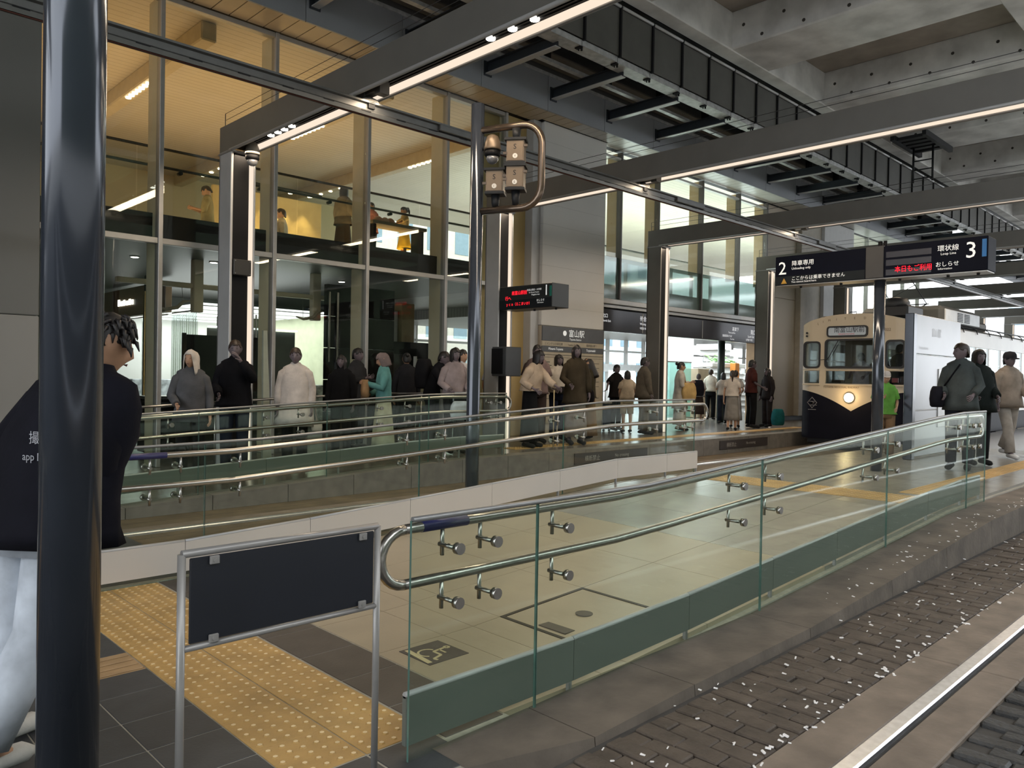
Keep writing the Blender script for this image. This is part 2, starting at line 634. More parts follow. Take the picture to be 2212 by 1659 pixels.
MB().lathe((3.70, 3.11, zr(3.7, 3.11)), [(0.055, -0.01), (0.055, 0.004)], 20).build('round_cap', mat('brown_cap', (0.075, 0.06, 0.045), 0.5), ac)
MB().cbox(3.36, 3.45, 2.965, 3.18, zr(3.4, 3.07) - .01, zr(3.4, 3.07) + .004, .002).build('label_plate', mat('brown_cap', (0.075, 0.06, 0.045)), ac)

# wheelchair mark on a dark tile
wt = thing('wheelchair_tile', (2.63, 3.27, 0.0), 'dark floor tile with a pale wheelchair symbol at the foot of the ramp', 'floor marking')
MB().cbox(2.50, 2.77, 3.13, 3.40, -0.02, 0.003, 0.002).build('tile', tile_brown, wt)
sy = MB()
S = lambda px, py: (2.505 + py * 0.255, 3.395 - px * 0.255, 0.0036)   # symbol seen upright by someone walking up the ramp


def stroke(pts, w):
    for (ax, ay), (bx, by) in zip(pts[:-1], pts[1:]):
        dx, dy = bx - ax, by - ay
        l = math.hypot(dx, dy)
        nx, ny = -dy / l * w / 2, dx / l * w / 2
        q = [S(ax + nx, ay + ny), S(bx + nx, by + ny), S(bx - nx, by - ny), S(ax - nx, ay - ny)]
        b_ = len(sy.v)
        sy.v += q
        n_ = (Vector(q[1]) - Vector(q[0])).cross(Vector(q[2]) - Vector(q[0]))
        sy.face((b_, b_ + 1, b_ + 2, b_ + 3) if n_.z > 0 else (b_ + 3, b_ + 2, b_ + 1, b_))


stroke([(0.45 + 0.055 * math.cos(t * PI / 5), 0.90 + 0.055 * math.sin(t * PI / 5)) for t in range(11)], 0.06)
stroke([(0.45, 0.82), (0.48, 0.52), (0.74, 0.52), (0.82, 0.26), (0.92, 0.29)], 0.07)
stroke([(0.46, 0.68), (0.70, 0.68)], 0.05)
stroke([(0.47 + 0.21 * math.cos(t), 0.38 + 0.21 * math.sin(t)) for t in [math.radians(110 + 22 * k) for k in range(11)]], 0.05)
stroke([(0.05, 0.14), (0.95, 0.06)], 0.12)
sy.build('wheelchair_symbol', mat('pale_symbol', (0.55, 0.47, 0.28), 0.5), wt)

# ------------------------------------------------------------------ kerb, pavers, rails on the near side
kb = thing('kerb', (5, 2.2, 0), kind='structure')
xk = [1.95, 2.5, 3.25, 4.5, 5.8, 7.0, 8.3, 9.3, 11.0, 14.0, 20.0, 40.0]
kz = lambda x: clamp(zr(x, 2.4) - 0.055, 0.012, 0.25) + 0.03 * clamp((x - 2.2) / 1.2) - 0.01
for a, b in zip(xk[:-1], xk[1:]):
    m = MB()
    a2, b2 = a + .003, b - .003
    yo = lambda x: 2.02 if x > 2.4 else lerp(2.2, 2.02, clamp((x - 1.95) / .5))
    m.hexa([(a2, yo(a2) + .0, -.1), (b2, yo(b2), -.1), (b2, 2.42, -.1), (a2, 2.42, -.1), (a2, yo(a2) + .012, kz(a)), (b2, yo(b2) + .012, kz(b)), (b2, 2.42, kz(b)), (a2, 2.42, kz(a))])
    m.build('kerb_stone', kerb_m, kb)

tb = thing('track_bed_near', (4, 1.5, 0), kind='structure')
MB().box(-8, 60, -2.5, 2.02, -0.1, -0.022).build('bed', asphalt, tb)
for (ya, yb_, nm) in ((1.262, 1.475, 'rail_slab'), (0.985, 1.165, 'rail_slab')):
    k = 0
    x = -3.0
    while x < 30:
        L_ = 1.9
        MB().cbox(x + .004, x + L_ - .004, ya, yb_, -.09, 0.0, .006).build(nm, slab_m, tb)
        x += L_
        k += 1
# bricks laid across, in courses along the kerb; the nearest are single pieces
pv = MB().cbox(-.0485, .0485, -.0975, .0975, -.05, 0, .006).build('paver', paver_m, link=False)
pv2 = MB().cbox(-.0485, .0485, -.0475, .0475, -.05, 0, .006).build('paver', paver_m, link=False)
far = MB()
rnd = random.Random(3)
for i in range(150):
    x = 1.75 + 0.1 * i
    row = [(1.58, 0), (1.78, 0), (1.93, 1)] if i % 2 else [(1.53, 1), (1.68, 0), (1.88, 0)]
    for y, kind in row:
        z = rnd.uniform(-.008, .003)
        if i < 72:
            c = reuse(pv2 if kind else pv, (x, y, z), tb)
            c.rotation_euler = (rnd.uniform(-.03, .03), rnd.uniform(-.05, .05), rnd.uniform(-.02, .02))
        else:
            h = .0475 if kind else .0975
            far.cbox(x - .0485, x + .0485, y - h, y + h, -.05, z, .006)
tag(far.build('paver_run', paver_m, tb), kind='stuff')
pd = MB().cbox(-.0485, .0485, -.0975, .0975, -.05, 0, .01).build('paver', paver_d, link=False)
for i in range(26):
    x = 3.05 + 0.1 * i
    for y in ((0.885, 0.685) if i % 2 else (0.785, 0.585)):
        c = reuse(pd, (x, y, rnd.uniform(-.006, .006)), tb)
        c.rotation_euler = (rnd.uniform(-.05, .05), rnd.uniform(-.06, .06), rnd.uniform(-.03, .03))
gr = MB()
for k in range(330):
    x = 2.2 + 8 * rnd.random() ** 1.5
    y = rnd.choice([rnd.uniform(1.5, 2.02), rnd.uniform(1.44, 1.52), rnd.uniform(2.03, 2.3)])
    r = rnd.uniform(.003, .008)
    z = kz(x) if y > 2.02 else 0.001
    if y > 2.02 and x < 5: continue
    ang = rnd.uniform(0, PI)
    gr.obox((x, y, z + r * .3), (r * 1.6 * math.cos(ang), r * 1.6 * math.sin(ang), r * .2), (-r * .6 * math.sin(ang), r * .6 * math.cos(ang), 0), (r * .3, 0, r * .35))
tag(gr.build('grit', mat('pale_grit', (0.75, 0.73, 0.72), 0.6)), 'pale grit scattered over the brown pavers beside the kerb', 'gravel', kind='stuff')


def rail(name, y, label, groove=-1):
    t = thing(name, (5, y, 0), label, 'rail')
    MB().cbox(-8, 60, y - .035, y + .035, -.06, .006, .008).build('rail_head', rail_top, t)
    MB().box(-8, 60, y + (.036 if groove > 0 else -.085), y + (.085 if groove > 0 else -.036), -.08, -.035).build('flangeway', rail_side, t)
    return t


rail('rail', 1.225, 'shiny steel tram rail in the concrete strip beside the brown pavers', -1)
rail('rail', 0.16, 'steel tram rail of the near track, further from the kerb', 1)
MB_ = MB().box(-8, 70, 5.72, 8.40, -0.1, -0.02)
struct('track_bed_far', MB_, bed_m)
struct('track_strip', MB().cbox(-8, 70, 6.20, 6.38, -.09, 0.004, .005).cbox(-8, 70, 7.52, 7.72, -.09, 0.004, .005), slab_m)
rail('rail', 6.43, 'tram rail under the cream tram, on the island platform side', 1)
rail('rail', 7.49, 'tram rail under the cream tram, on the station platform side', -1)

# ------------------------------------------------------------------ far platform
fp = thing('platform_station', (9, 9.5, 0), kind='structure')
xs = [0.9, 2.0, 4.0, 6.9, 60.0]
m = MB()
for a, b in zip([-8] + xs[:-1], xs):
    m.hexa([(a, 8.36, -.1), (b, 8.36, -.1), (b, 24, -.1), (a, 24, -.1), (a, 8.36, z3(a) - .004), (b, 8.36, z3(b) - .004), (b, 24, z3(b) - .004), (a, 24, z3(a) - .004)])
m.build('core', plat_g, fp)
m = MB()
for x in [0.9 + 0.9 * k for k in range(32)]:
    b = x + .9
    MB().hexa([(x + .004, 8.34, -.1), (b - .004, 8.34, -.1), (b - .004, 8.62, -.1), (x + .004, 8.62, -.1),
               (x + .004, 8.345, z3(x) + .004), (b - .004, 8.345, z3(b) + .004), (b - .004, 8.62, z3(b) + .004), (x + .004, 8.62, z3(x) + .004)]).build('edge_stone', mat('edge_stone', (0.16, 0.145, 0.125), 0.6, 0, 0.2), fp)
for k in range(34):
    reuse(dt, (9.1 + 0.31 * k, 9.2, 0.304), fp)
for k in range(26):
    x = 8.9 + 0.62 * k
    for j in range(3):
        MB().cbox(x + .003, x + .617, 9.37 + .5 * j + .003, 9.867 + .5 * j, .28, .301, .002).build('paving_slab', plat_g, fp)
# dark notices stuck on the platform face
for x in (9.6, 14.1):
    t = thing('platform_notice', (x, 8.33, .15), 'dark notice with small white lettering on the platform face, ' + ('behind the glass railing' if x < 10 else 'in the open before the tram'), 'notice')
    MB().box(x, x + 2.0, 8.325, 8.34, .07, .25).build('panel', mat('brown_notice', (0.035, 0.028, 0.027), 0.5), t)
    MB().text('横断禁止', (x + .25, 8.322, .12), (1, 0, 0), (0, 0, 1), .10).text('No crossing', (x + 1.05, 8.322, .14), (1, 0, 0), (0, 0, 1), .08).build('lettering', mat('pale_notice_print', (0.35, 0.33, 0.3)), t)
# ------------------------------------------------------------------ viaduct roof of concrete
ce = thing('ceiling', (14, 0, 9), kind='structure')
slab_u = mat('brown_slab_concrete', (0.34, 0.30, 0.26), 0.9, 0, 0.3, 1.1, 0.3, 10)  # slab tone darker and browner than the beams
MB().box(-14, 60, -3.6, 8.6, 8.95, 9.4).build('deck', slab_u, ce)
for (a, b) in ((3.0, 3.86), (8.25, 8.6), (-3.6, -2.9)):
    MB().cbox(-14, 60, a, b, 8.185, 8.96, .02).build('girder', concrete, ce)
hole = mat('tie_hole', (0.04, 0.035, 0.03), 0.8)
x = -11.67
k = 0
while x < 58:
    bm_ = MB().cbox(x, x + 1.57, -3.0, 8.3, 8.2, 8.97, .03).build('beam', concrete, ce)
    if 9 < x < 30:
        h = MB()
        for j in range(9):
            for zz in (8.32, 8.62):
                h.cyl((x - .004, 7.6 - .85 * j + (.4 if zz > 8.5 else 0), zz), (x + .01, 7.6 - .85 * j + (.4 if zz > 8.5 else 0), zz), .035, 8)
        tag(h.build('tie_hole', hole, bm_), kind='stuff')
    x += 4.3
# building roof over the gap between viaduct and station
struct('ceiling_gap', MB().box(-14, 36, 8.5, 24, 9.4, 9.6).box(-14, 60, 8.75, 10.4, 8.3, 8.45), dark)  # charcoal colour paints in the shade of the void above the arms
struct('wall_upper', MB().box(-30, 36, 10.50, 10.62, 6.8, 9.4), mat('shaded_upper_wall', (0.10, 0.095, 0.09), 0.8))  # wall colour darkened for the shade above the fascia

# fascia of grey metal panels and the planked soffit behind it
fa = thing('trim_fascia', (9, 10.45, 7), kind='structure')
fpan = mat('blue_grey_fascia', (0.31, 0.325, 0.35), 0.4, 0.2, 0.05, 1.5)
x = 9.29 - 1.745 * 12
i = 0
while x < 58:
    MB().cbox(x + .004, x + 1.741, 10.42, 10.46, 6.69, 7.36, .004).build('panel', fpan, fa)
    x += 1.745
MB().box(-12, 58, 10.40, 10.47, 7.36, 7.42).build('cap', galv, fa)
so = thing('ceiling_soffit', (9, 10.8, 6.7), kind='structure')
plank_m = mat('warm_soffit_plank', (0.50, 0.40, 0.26), 0.35, 0, 0.06, 3)
plank_w = mat('white_soffit_plank', (0.52, 0.51, 0.48), 0.35, 0, 0.05, 3)
x = -1.5
while x < 34:
    if True:
        MB().cbox(x + .006, x + .262, 10.47, 10.89 if 11.1 < x < 13.4 or 24.3 < x < 26.9 else 11.09, 6.705, 6.73, .004).build('plank', plank_m if x < 12 else plank_w, so)
    x += .268
MB().box(-2, 36, 10.46, 11.3, 6.735, 6.8).build('backing', black, so)

# ------------------------------------------------------------------ cable gantry under the viaduct
cg = thing('cable_gantry', (12, 8.5, 7.1), 'dark panelled cable gantry with a galvanised tray and short steel arms under the concrete roof', 'gantry')
duct = mat('olive_dark_panel', (0.10, 0.10, 0.09), 0.5, 0.1, 0.1, 3)
pm = MB().cbox(-.455, .455, -.012, .012, 0, .82, .004).build('panel', duct, link=False)
po = MB().box(-.02, .02, -.035, .02, -.03, .87).build('post', black, link=False)
cl = MB().box(-.035, .035, -.06, .06, -.02, .05).cyl((0, 0, -.06), (0, 0, .02), .012, 6).cyl((.05, -.02, -.05), (.05, -.02, .0), .02, 6).build('clamp', black, link=False)
pp = MB().cyl((-.45, 0, 0), (.45, 0, 0), .028, 8).build('conduit', grey_l, link=False)
tr_ = MB().box(-.47, .47, -.14, .14, 0, .012).box(-.47, .47, -.14, -.13, 0, .10).box(-.47, .47, .13, .14, 0, .05).build('tray', galv, link=False)
for k in range(-6, 50):
    x = 9.83 + .957 * k
    reuse(pm, (x + .478, 8.5, 7.13), cg)
    reuse(po, (x, 8.49, 7.13), cg)
    reuse(pp, (x + .478, 8.46, 7.97), cg)
    reuse(tr_, (x + .478, 8.67, 7.03 - (k % 2) * .006), cg)
    reuse(cl, (x, 8.60, 7.02), cg)
arm_m = mat('dark_slate_steel', (0.035, 0.042, 0.052), 0.45, 0.3, 0.1, 6)
ar = MB().box(-.01, .01, -.86, .86, .012, .19).box(-.065, .065, -.86, .86, 0, .014, 1).box(-.065, .065, -.86, .86, .19, .204).box(-.09, .09, .84, .86, -.03, .23).build('arm', [arm_m], link=False)
ar.data.materials.append(grey_l)
for i in range(4, 10):
    pass
for k in range(-5, 28):
    reuse(ar, (9.43 + 1.745 * k, 9.56, 6.93), cg)
MB().box(-10, 58, 9.55, 9.65, 7.14, 7.20).box(-10, 58, 9.0, 9.08, 7.25, 7.32).build('runner', galv, cg)
po2 = MB().box(-.06, .06, -.06, .06, 0, 1.1).build('hanger', black, link=False)
for k in range(-5, 13):
    reuse(po2, (10.1 + 1.745 * k, 9.6, 7.2), cg)
    reuse(po2, (10.35 + 1.745 * k, 9.05, 7.3), cg)
MB().box(-10, 34, 9.9, 10.38, 7.5, 7.53).build('shelf', mat('dim_board', (0.16, 0.14, 0.115), 0.8), cg)

# ventilation hatch and ladder hanging from the far slab
hl = thing('roof_ladder', (23.4, 7.5, 7.2), 'dark roof hatch with a short hanging ladder below the concrete slab, above the signboard', 'ladder')
m = MB()
for j in range(5):
    m.box(22.2 + .35 * j, 22.4 + .35 * j, 7.2, 7.9, 8.08, 8.16)
m.box(22.0, 24.2, 7.1, 7.2, 8.05, 8.2).box(22.0, 24.2, 7.9, 8.0, 8.05, 8.2)
m.build('hatch', dark, hl)
m = MB()
m.cyl((23.2, 7.3, 7.1), (23.2, 7.3, 8.1), .03, 6).cyl((23.2, 7.8, 7.1), (23.2, 7.8, 8.1), .03, 6)
m.build('stringer', dark, hl)
m = MB()
for j in range(4):
    m.cyl((23.2, 7.3, 7.2 + .25 * j), (23.2, 7.8, 7.2 + .25 * j), .018, 6)
m.build('rung', dark, hl)

# ------------------------------------------------------------------ portal frames: a lit channel beam on a channel column
wirem = mat('thin_wire', (0.05, 0.05, 0.05), 0.5)
PORT = [('far left end', -0.4), ('nearest whole', 4.5), ('second', 9.4), ('third', 14.3), ('fourth', 19.2), ('fifth', 24.1), ('sixth', 29.0), ('seventh', 33.9), ('eighth', 38.8), ('ninth', 43.7)]
PLAB = {-0.4: 'portal frame showing only a dark corner at the picture edge by the near pole',
        4.5: 'nearest whole portal frame, its beam crossing high over the ramps with round downlights',
        9.4: 'grey portal frame with the hanging platform 1 sign on its black column',
        14.3: 'grey portal frame whose column stands just beside the long dark exit sign',
        19.2: 'grey portal frame whose column stands at the right end of the exit sign',
        24.1: 'grey portal frame seen behind the long signboard',
        29.0: 'grey portal frame standing over the rear of the cream tram',
        33.9: 'grey portal frame next beyond the one over the tram rear',
        38.8: 'second farthest grey portal frame, far beyond the tram roof',
        43.7: 'farthest grey portal frame, at the bright open end of the stop'}
for nm, X0 in PORT:
    t = thing('portal_frame', (X0, 10.1, z3(X0)), PLAB[X0], 'portal frame', 'portal frames over the tracks')
    X1 = X0 + .35
    ye, yn = 10.36, -3.5
    zc_, zt = z3(X0) - .01, 4.80
    MB().cbox(X0, X0 + .02, yn, ye, 4.45, zt, .006).box(X0 + .02, X1, yn, ye, zt - .02, zt).build('beam_web', grey_panel, t)
    MB().tube([(X0 + .012, yn, 4.448), (X0 + .012, ye - .3, 4.448)], .022, 10).build('beam_lip', grey_l, t)
    MB().cbox(X1 - .02, X1, yn, ye, 4.47, zt - .02, .005).tube([(X1 - .012, yn, 4.468), (X1 - .012, ye - .3, 4.468)], .014, 8).build('far_web', alu, t)
    MB().box(X1 - .045, X1 - .021, yn, ye - .33, 4.482, 4.546).build('light_strip', strip_l, t)
    lv = MB().box(X0 + .03, X1 - .03, yn, ye - .03, 4.558, 4.58)
    for j in range(6):
        lv.box(X0 + .05 + .045 * j, X0 + .06 + .045 * j, yn, ye - .35, 4.548, 4.558)
    lv.build('louvre', black, t)
    # column
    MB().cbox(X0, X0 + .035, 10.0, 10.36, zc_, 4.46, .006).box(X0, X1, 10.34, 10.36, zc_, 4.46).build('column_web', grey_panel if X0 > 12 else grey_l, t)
    MB().box(X0 + .036, X1 - .07, 10.06, 10.33, zc_, 4.44).build('column_infill', black, t)
    MB().cbox(X1 - .02, X1, 10.0, 10.36, zc_, 4.46, .005).build('column_far_web', alu, t)
    MB().box(X1 - .065, X1 - .021, 10.03, 10.07, zc_ + .02, 4.44).build('column_light_strip', strip_l, t)
    MB().box(X0 - .01, X1 + .01, 9.98, 10.38, 4.42, 4.44).build('cap_plate', alu, t)
    # fine wires that keep birds off the beam
    MB().tube([(X0 + .05, yn, 4.90), (X0 + .05, 10.3, 4.90)], .004, 4).tube([(X0 + .05, yn, 4.99), (X0 + .05, 10.3, 4.99)], .004, 4).tube([(X0 + .05, 10.3, 4.8), (X0 + .05, 10.3, 4.99)], .006, 4).build('bird_wire', wirem, t)
    if X0 == 4.5:
        ys = (9.377, 9.19, 9.021, 8.832, 5.207, 4.925, 4.654)
        for y in ys:
            MB().lathe((X0 + .245, y, 4.553), [(0.042, -.012), (0.042, .03)], 14).build('downlight', dl_glow, t)

# ------------------------------------------------------------------ overhead conductor rail and its hangers
cr = thing('conductor_rail', (10, 7.03, 4.3), 'long grey overhead conductor rail running along above the far track', 'conductor rail')
cr_m = mat('rail_aluminium', (0.15, 0.152, 0.15), 0.4, 0.6, 0.08, 8)
prof = [(-.05, .09), (.05, .09), (.05, .07), (.018, .06), (.018, .0), (.04, -.02), (.03, -.06), (.012, -.05), (-.012, -.05), (-.03, -.06), (-.04, -.02), (-.018, .0), (-.018, .06), (-.05, .07)]
MB().prism(prof, (-8, 7.03, 4.30), (0, 1, 0), (0, 0, 1), (60, 0, 0)).build('profile', cr_m, cr)
MB().cyl((-8, 7.03, 4.243), (52, 7.03, 4.243), .009, 6).build('contact_wire', mat('copper_wire', (0.10, 0.04, 0.03), 0.4, 0.8), cr)
bl = MB()
for k in range(90):
    x = -4 + .45 * k
    bl.box(x, x + .12, 6.985, 6.99, 4.275, 4.287)
tag(bl.build('joint_bolt', dark, cr), kind='stuff')
for x in (5.6, 10.4, 15.5, 20.1):
    MB().cbox(x, x + .8, 6.975, 7.085, 4.30, 4.375, .008).build('splice_plate', cr_m, cr)
H0 = None
for nm, X0 in PORT:
    c = (X0 + .18, 7.05, 4.42)
    lb = {'far left end': 'insulated hanger of the conductor rail under the portal corner at the picture edge'}.get(nm, 'insulated hanger holding the conductor rail below the %s portal beam' % nm)
    if H0 is None:
        h = thing('rail_hanger', c, lb, 'rail hanger', 'hangers of the conductor rail')
        MB().cbox(c[0] - .05, c[0] + .05, 6.78, 7.42, 4.46, 4.53, .008).box(c[0] - .065, c[0] - .05, 7.05, 7.22, 4.44, 4.55).box(c[0] - .06, c[0] + .06, 6.76, 6.86, 4.42, 4.56).build('cross_bar', mat('hanger_grey', (0.13, 0.125, 0.115), 0.5, 0.3), h)
        MB().lathe((c[0], 7.05, 4.36), [(0.03, .10), (0.05, .08), (0.10, .055), (0.105, .04), (0.06, .03), (0.085, .02), (0.04, .01), (0.03, -.02)], 18).build('insulator', mat('grey_insulator', (0.20, 0.19, 0.17), 0.3), h)
        MB().box(c[0] - .04, c[0] + .04, 6.99, 7.07, 4.32, 4.40).build('clamp', dark, h)
        MB().cyl((c[0], 6.85, 4.5), (c[0], 6.85, 4.62), .02, 6).cyl((c[0], 7.3, 4.5), (c[0], 7.3, 4.62), .02, 6).build('bolt', dark, h)
        H0 = h
    else:
        copy_tree(H0, c, lb)

# ------------------------------------------------------------------ station facade
mull_m = mat('facade_aluminium', (0.42, 0.41, 0.39), 0.4, 0.5, 0.05, 8)
MX = [2.50, 4.01, 5.71, 7.40, 9.11, 10.60]
w1 = thing('window_1', (7, 11.2, 0.2), kind='structure')
for x in MX:
    zb = z3(x)
    MB().cbox(x - .03, x + .03, 11.10, 11.24, zb, 6.70, .004).build('mullion', mull_m, w1)
    MB().cbox(x - .022, x + .022, 11.245, 11.58, zb, 6.70, .004).build('fin', cream, w1)
for a, b in zip(MX[:-1], MX[1:]):
    MB().cbox(a + .031, b - .031, 11.12, 11.24, 3.255, 3.335, .004).build('transom', mull_m, w1)
    MB().cbox(a + .031, b - .031, 11.12, 11.24, 6.63, 6.70, .004).build('transom', mull_m, w1)
    MB().box(a + .031, b - .031, 11.17, 11.182, 3.336, 6.629).build('glass_pane', gl_fac, w1)
    MB().box(a + .031, b - .031, 11.17, 11.182, z3(a) + .02, 3.254).build('glass_pane', gl_fac, w1)
# pale clad piers: at the far left and with the station board
clad = mat('pale_pier_cladding', (0.62, 0.61, 0.59), 0.5, 0, 0.04, 0.8, lines=(2, 0.42, 0.006, 0.7))
clad_l = mat('pale_pier_base', (0.50, 0.50, 0.48), 0.5, 0, 0.04, 0.8)
pr = thing('pillar_pier', (1.5, 11.2, 0), kind='structure')
MB().cbox(0.5, 2.50, 10.9, 12.0, 2.146, 6.70, .01).build('cladding', mat('mid_grey_pier', (0.20, 0.20, 0.195), 0.55, 0, 0.05, .6), pr)
MB().cbox(0.5, 2.50, 10.9, 12.0, 0, 2.14, .01).build('base_cladding', mat('mid_grey_pier_base', (0.34, 0.335, 0.32), 0.55, 0, 0.05, .6), pr)
pr = thing('pillar_pier', (12.4, 11.2, 0.3), kind='structure')
MB().cbox(11.46, 13.46, 10.9, 12.0, 2.555, 6.70, .01).build('cladding', clad, pr)
MB().cbox(11.22, 11.455, 10.98, 11.6, 0.3, 6.70, .01).build('side_trim', grey_l, pr)
MB().cbox(11.46, 13.46, 10.9, 12.0, 0.3, 2.55, .01).build('base_cladding', mat('warm_pier_base', (0.40, 0.34, 0.265), 0.5, 0, 0.04), pr)
struct('wall_between', MB().box(9.95, 10.57, 11.30, 11.36, .3, 6.69).box(10.63, 11.22, 11.18, 11.30, .3, 6.69), mat('ochre_side_wall', (0.46, 0.335, 0.14), 0.5, 0, 0.08, 1.5))

# right bay: clear upper panes, frosted spandrels, a deep ledge and a long sign under it
MR = [13.48, 14.30, 15.79, 17.75, 19.64, 21.22]
w2 = thing('window_2', (17, 11.2, 3.2), kind='structure')
tan = mat('tan_fin_paint', (0.46, 0.34, 0.19), 0.45, 0, 0.05, 3)
for i, x in enumerate(MR[1:]):
    MB().cbox(x - .025, x + .025, 11.10, 11.24, 3.30, 6.70, .004).build('mullion', mat('brown_mullion', (0.11, 0.10, 0.095), 0.4, 0.4), w2)
    MB().cbox(x - .02, x + .02, 11.245, 11.53, 4.27, 6.70, .004).build('fin', tan, w2)
for a, b in zip(MR[:-1], MR[1:]):
    MB().cbox(a + .026, b - .026, 11.12, 11.24, 6.52, 6.57, .004).build('transom', mull_m, w2)
    MB().box(a + .026, b - .026, 11.17, 11.182, 4.285, 6.519).build('glass_pane', gl_fac, w2)
    MB().box(a + .026, b - .026, 11.16, 11.182, 3.31, 4.275).build('spandrel_pane', frost, w2)
MB().cbox(13.48, 21.25, 11.05, 11.35, 3.18, 3.30, .01).cbox(13.48, 21.25, 11.12, 11.3, 3.10, 3.18, .008).build('ledge', mull_m, w2)
MB().box(13.48, 21.25, 11.20, 11.6, 2.98, 3.10).build('ledge_shade', black, w2)  # black strip standing in for the shade under the ledge
# wall right of the opening, second pale pier and a further bay
tanw = mat('tan_wall_panel', (0.40, 0.335, 0.25), 0.5, 0, 0.04, 1)
wr = thing('wall_right', (23, 11.2, 0.3), kind='structure')
MB().cbox(21.25, 23.2, 11.16, 11.5, .42, 4.0, .006).cbox(21.25, 23.2, 11.16, 11.5, 4.006, 6.70, .006).build('panel', tanw, wr)
MB().box(21.25, 24.6, 11.2, 11.5, .28, .42).build('baseboard', dark, wr)
MB().cbox(23.21, 24.6, 11.0, 11.6, .42, 6.70, .01).build('panel', mat('pier_tan', (0.40, 0.36, 0.29), 0.5), wr)
pr = thing('pillar_pier', (26, 11.2, 0.3), kind='structure')
MB().cbox(24.61, 26.9, 10.9, 12, .3, 6.70, .01).build('cladding', mat('white_pier', (0.62, 0.62, 0.62), 0.5, 0, 0.04), pr)
MB().cbox(26.91, 28.6, 11.1, 11.5, .3, 3.9, .01).build('side_panel', tanw, pr)
w3 = thing('window_3', (31, 11.2, 3), kind='structure')
for x in (26.95, 28.7, 30.5, 32.3, 34.0):
    MB().cbox(x - .03, x + .03, 11.1, 11.24, .3, 6.7, .004).build('mullion', mull_m, w3)
for a, b in ((26.95, 28.7), (28.7, 30.5), (30.5, 32.3), (32.3, 34.0)):
    MB().box(a + .03, b - .03, 11.17, 11.182, 4.0 if a < 28 else .32, 6.69).build('glass_pane', gl_fac, w3)
# ------------------------------------------------------------------ inside the station: upper hall
hall_c = mat('hall_slat_ceiling', (0.60, 0.545, 0.45), 0.45, 0, 0.04, 1, lines=(1, 0.16, 0.02, 0.72))
hall_w = mat('cream_hall_wall', (0.60, 0.50, 0.30), 0.6, 0, 0.04, 1)
white_w = mat('white_hall_wall', (0.64, 0.64, 0.62), 0.6, 0, 0.04, 1)
struct('ceiling_hall', MB().box(-8, 36, 11.35, 22, 6.78, 6.95), hall_c)
struct('floor_hall', MB().box(-8, 36, 11.50, 22, 3.36, 3.70), mat('hall_floor', (0.30, 0.27, 0.22), 0.35))
struct('trim_slab_edge', MB().box(-8, 11.3, 11.36, 11.498, 3.335, 3.71), dark)
struct('wall_hall_back', MB().box(-8, 14.0, 21.6, 22.0, 3.7, 6.78), hall_w)
struct('wall_hall_left', MB().box(-8.2, -8, 11.4, 22, 3.7, 6.78), hall_w)
w4 = thing('window_4', (24, 21.8, 3.7), kind='structure')
for k in range(13):
    x = 14.0 + 1.8 * k
    MB().box(x - .04, x + .04, 21.7, 21.85, 3.7, 6.78).build('mullion', white_p, w4)
MB().box(14, 36, 21.72, 21.83, 4.75, 4.82).build('transom', white_p, w4)
# beams of the hall ceiling carrying rows of small lights
spot_g = glow('warm_spot', (1.0, 0.86, 0.60), 9.0)
for k, x in enumerate((2.0, 4.9, 8.2, 11.3)):
    t = thing('ceiling_beam', (x, 16, 6.6), ['cream ceiling beam with a row of round spots, hidden behind the near pole', 'cream upper hall ceiling beam with bright round spots, nearest the near pole',
              'cream ceiling beam with small spots above the woman in the upper hall', 'cream ceiling beam at the right end of the lit upper hall'][k], 'ceiling beam', 'lit beams of the upper hall')
    MB().cbox(x - .12, x + .12, 11.7, 21.5, 6.50, 6.79, .02).build('beam', mat('beam_cream', (0.50, 0.42, 0.28), 0.45), t)
    for j in range(8):
        y = 14.0 + .17 * j
        MB().lathe((x - .02, y, 6.49), [(0.05, -.012), (0.05, .02)], 10).build('spot', spot_g, t)
    for j in range(4):
        y = 18.3 + .5 * j
        MB().lathe((x - .02, y, 6.49), [(0.05, -.012), (0.05, .02)], 10).build('spot', spot_g, t)
# balustrade of the upper hall
bal = thing('hall_balustrade', (7, 11.62, 3.7), 'glass balustrade with two dark rails along the upper hall edge, behind the left bays', 'balustrade')
railm = mat('dark_bronze_rail', (0.06, 0.05, 0.04), 0.35, 0.6)
for x in range(7):
    a = 2.6 + 1.25 * x
    MB().box(a + .01, a + 1.24, 11.60, 11.61, 3.71, 4.70).build('glass_pane', glass('balustrade_glass', (.94, .95, .93), .012, .3, .01), bal)
    MB().cyl((a + .62, 11.61, 4.40), (a + .62, 11.70, 4.40), .03, 8).build('rail_bracket', dark, bal)
MB().tube([(2.6, 11.66, 4.715), (11.3, 11.66, 4.715)], .022, 8).build('top_rail', railm, bal)
MB().tube([(2.6, 11.70, 4.46), (11.3, 11.70, 4.46)], .022, 8).build('hand_rail', railm, bal)
bal = thing('hall_balustrade', (17, 11.95, 3.7), 'glass balustrade with a pale rail behind the upper panes of the right bay', 'balustrade')
for x in range(5):
    a = 13.6 + 1.5 * x
    MB().box(a + .01, a + 1.49, 11.95, 11.96, 3.71, 4.70).build('glass_pane', glass('balustrade_glass', (.94, .95, .93), .012, .3, .01), bal)
MB().tube([(13.6, 12.0, 4.72), (21.2, 12.0, 4.72)], .025, 8).build('top_rail', alu, bal)
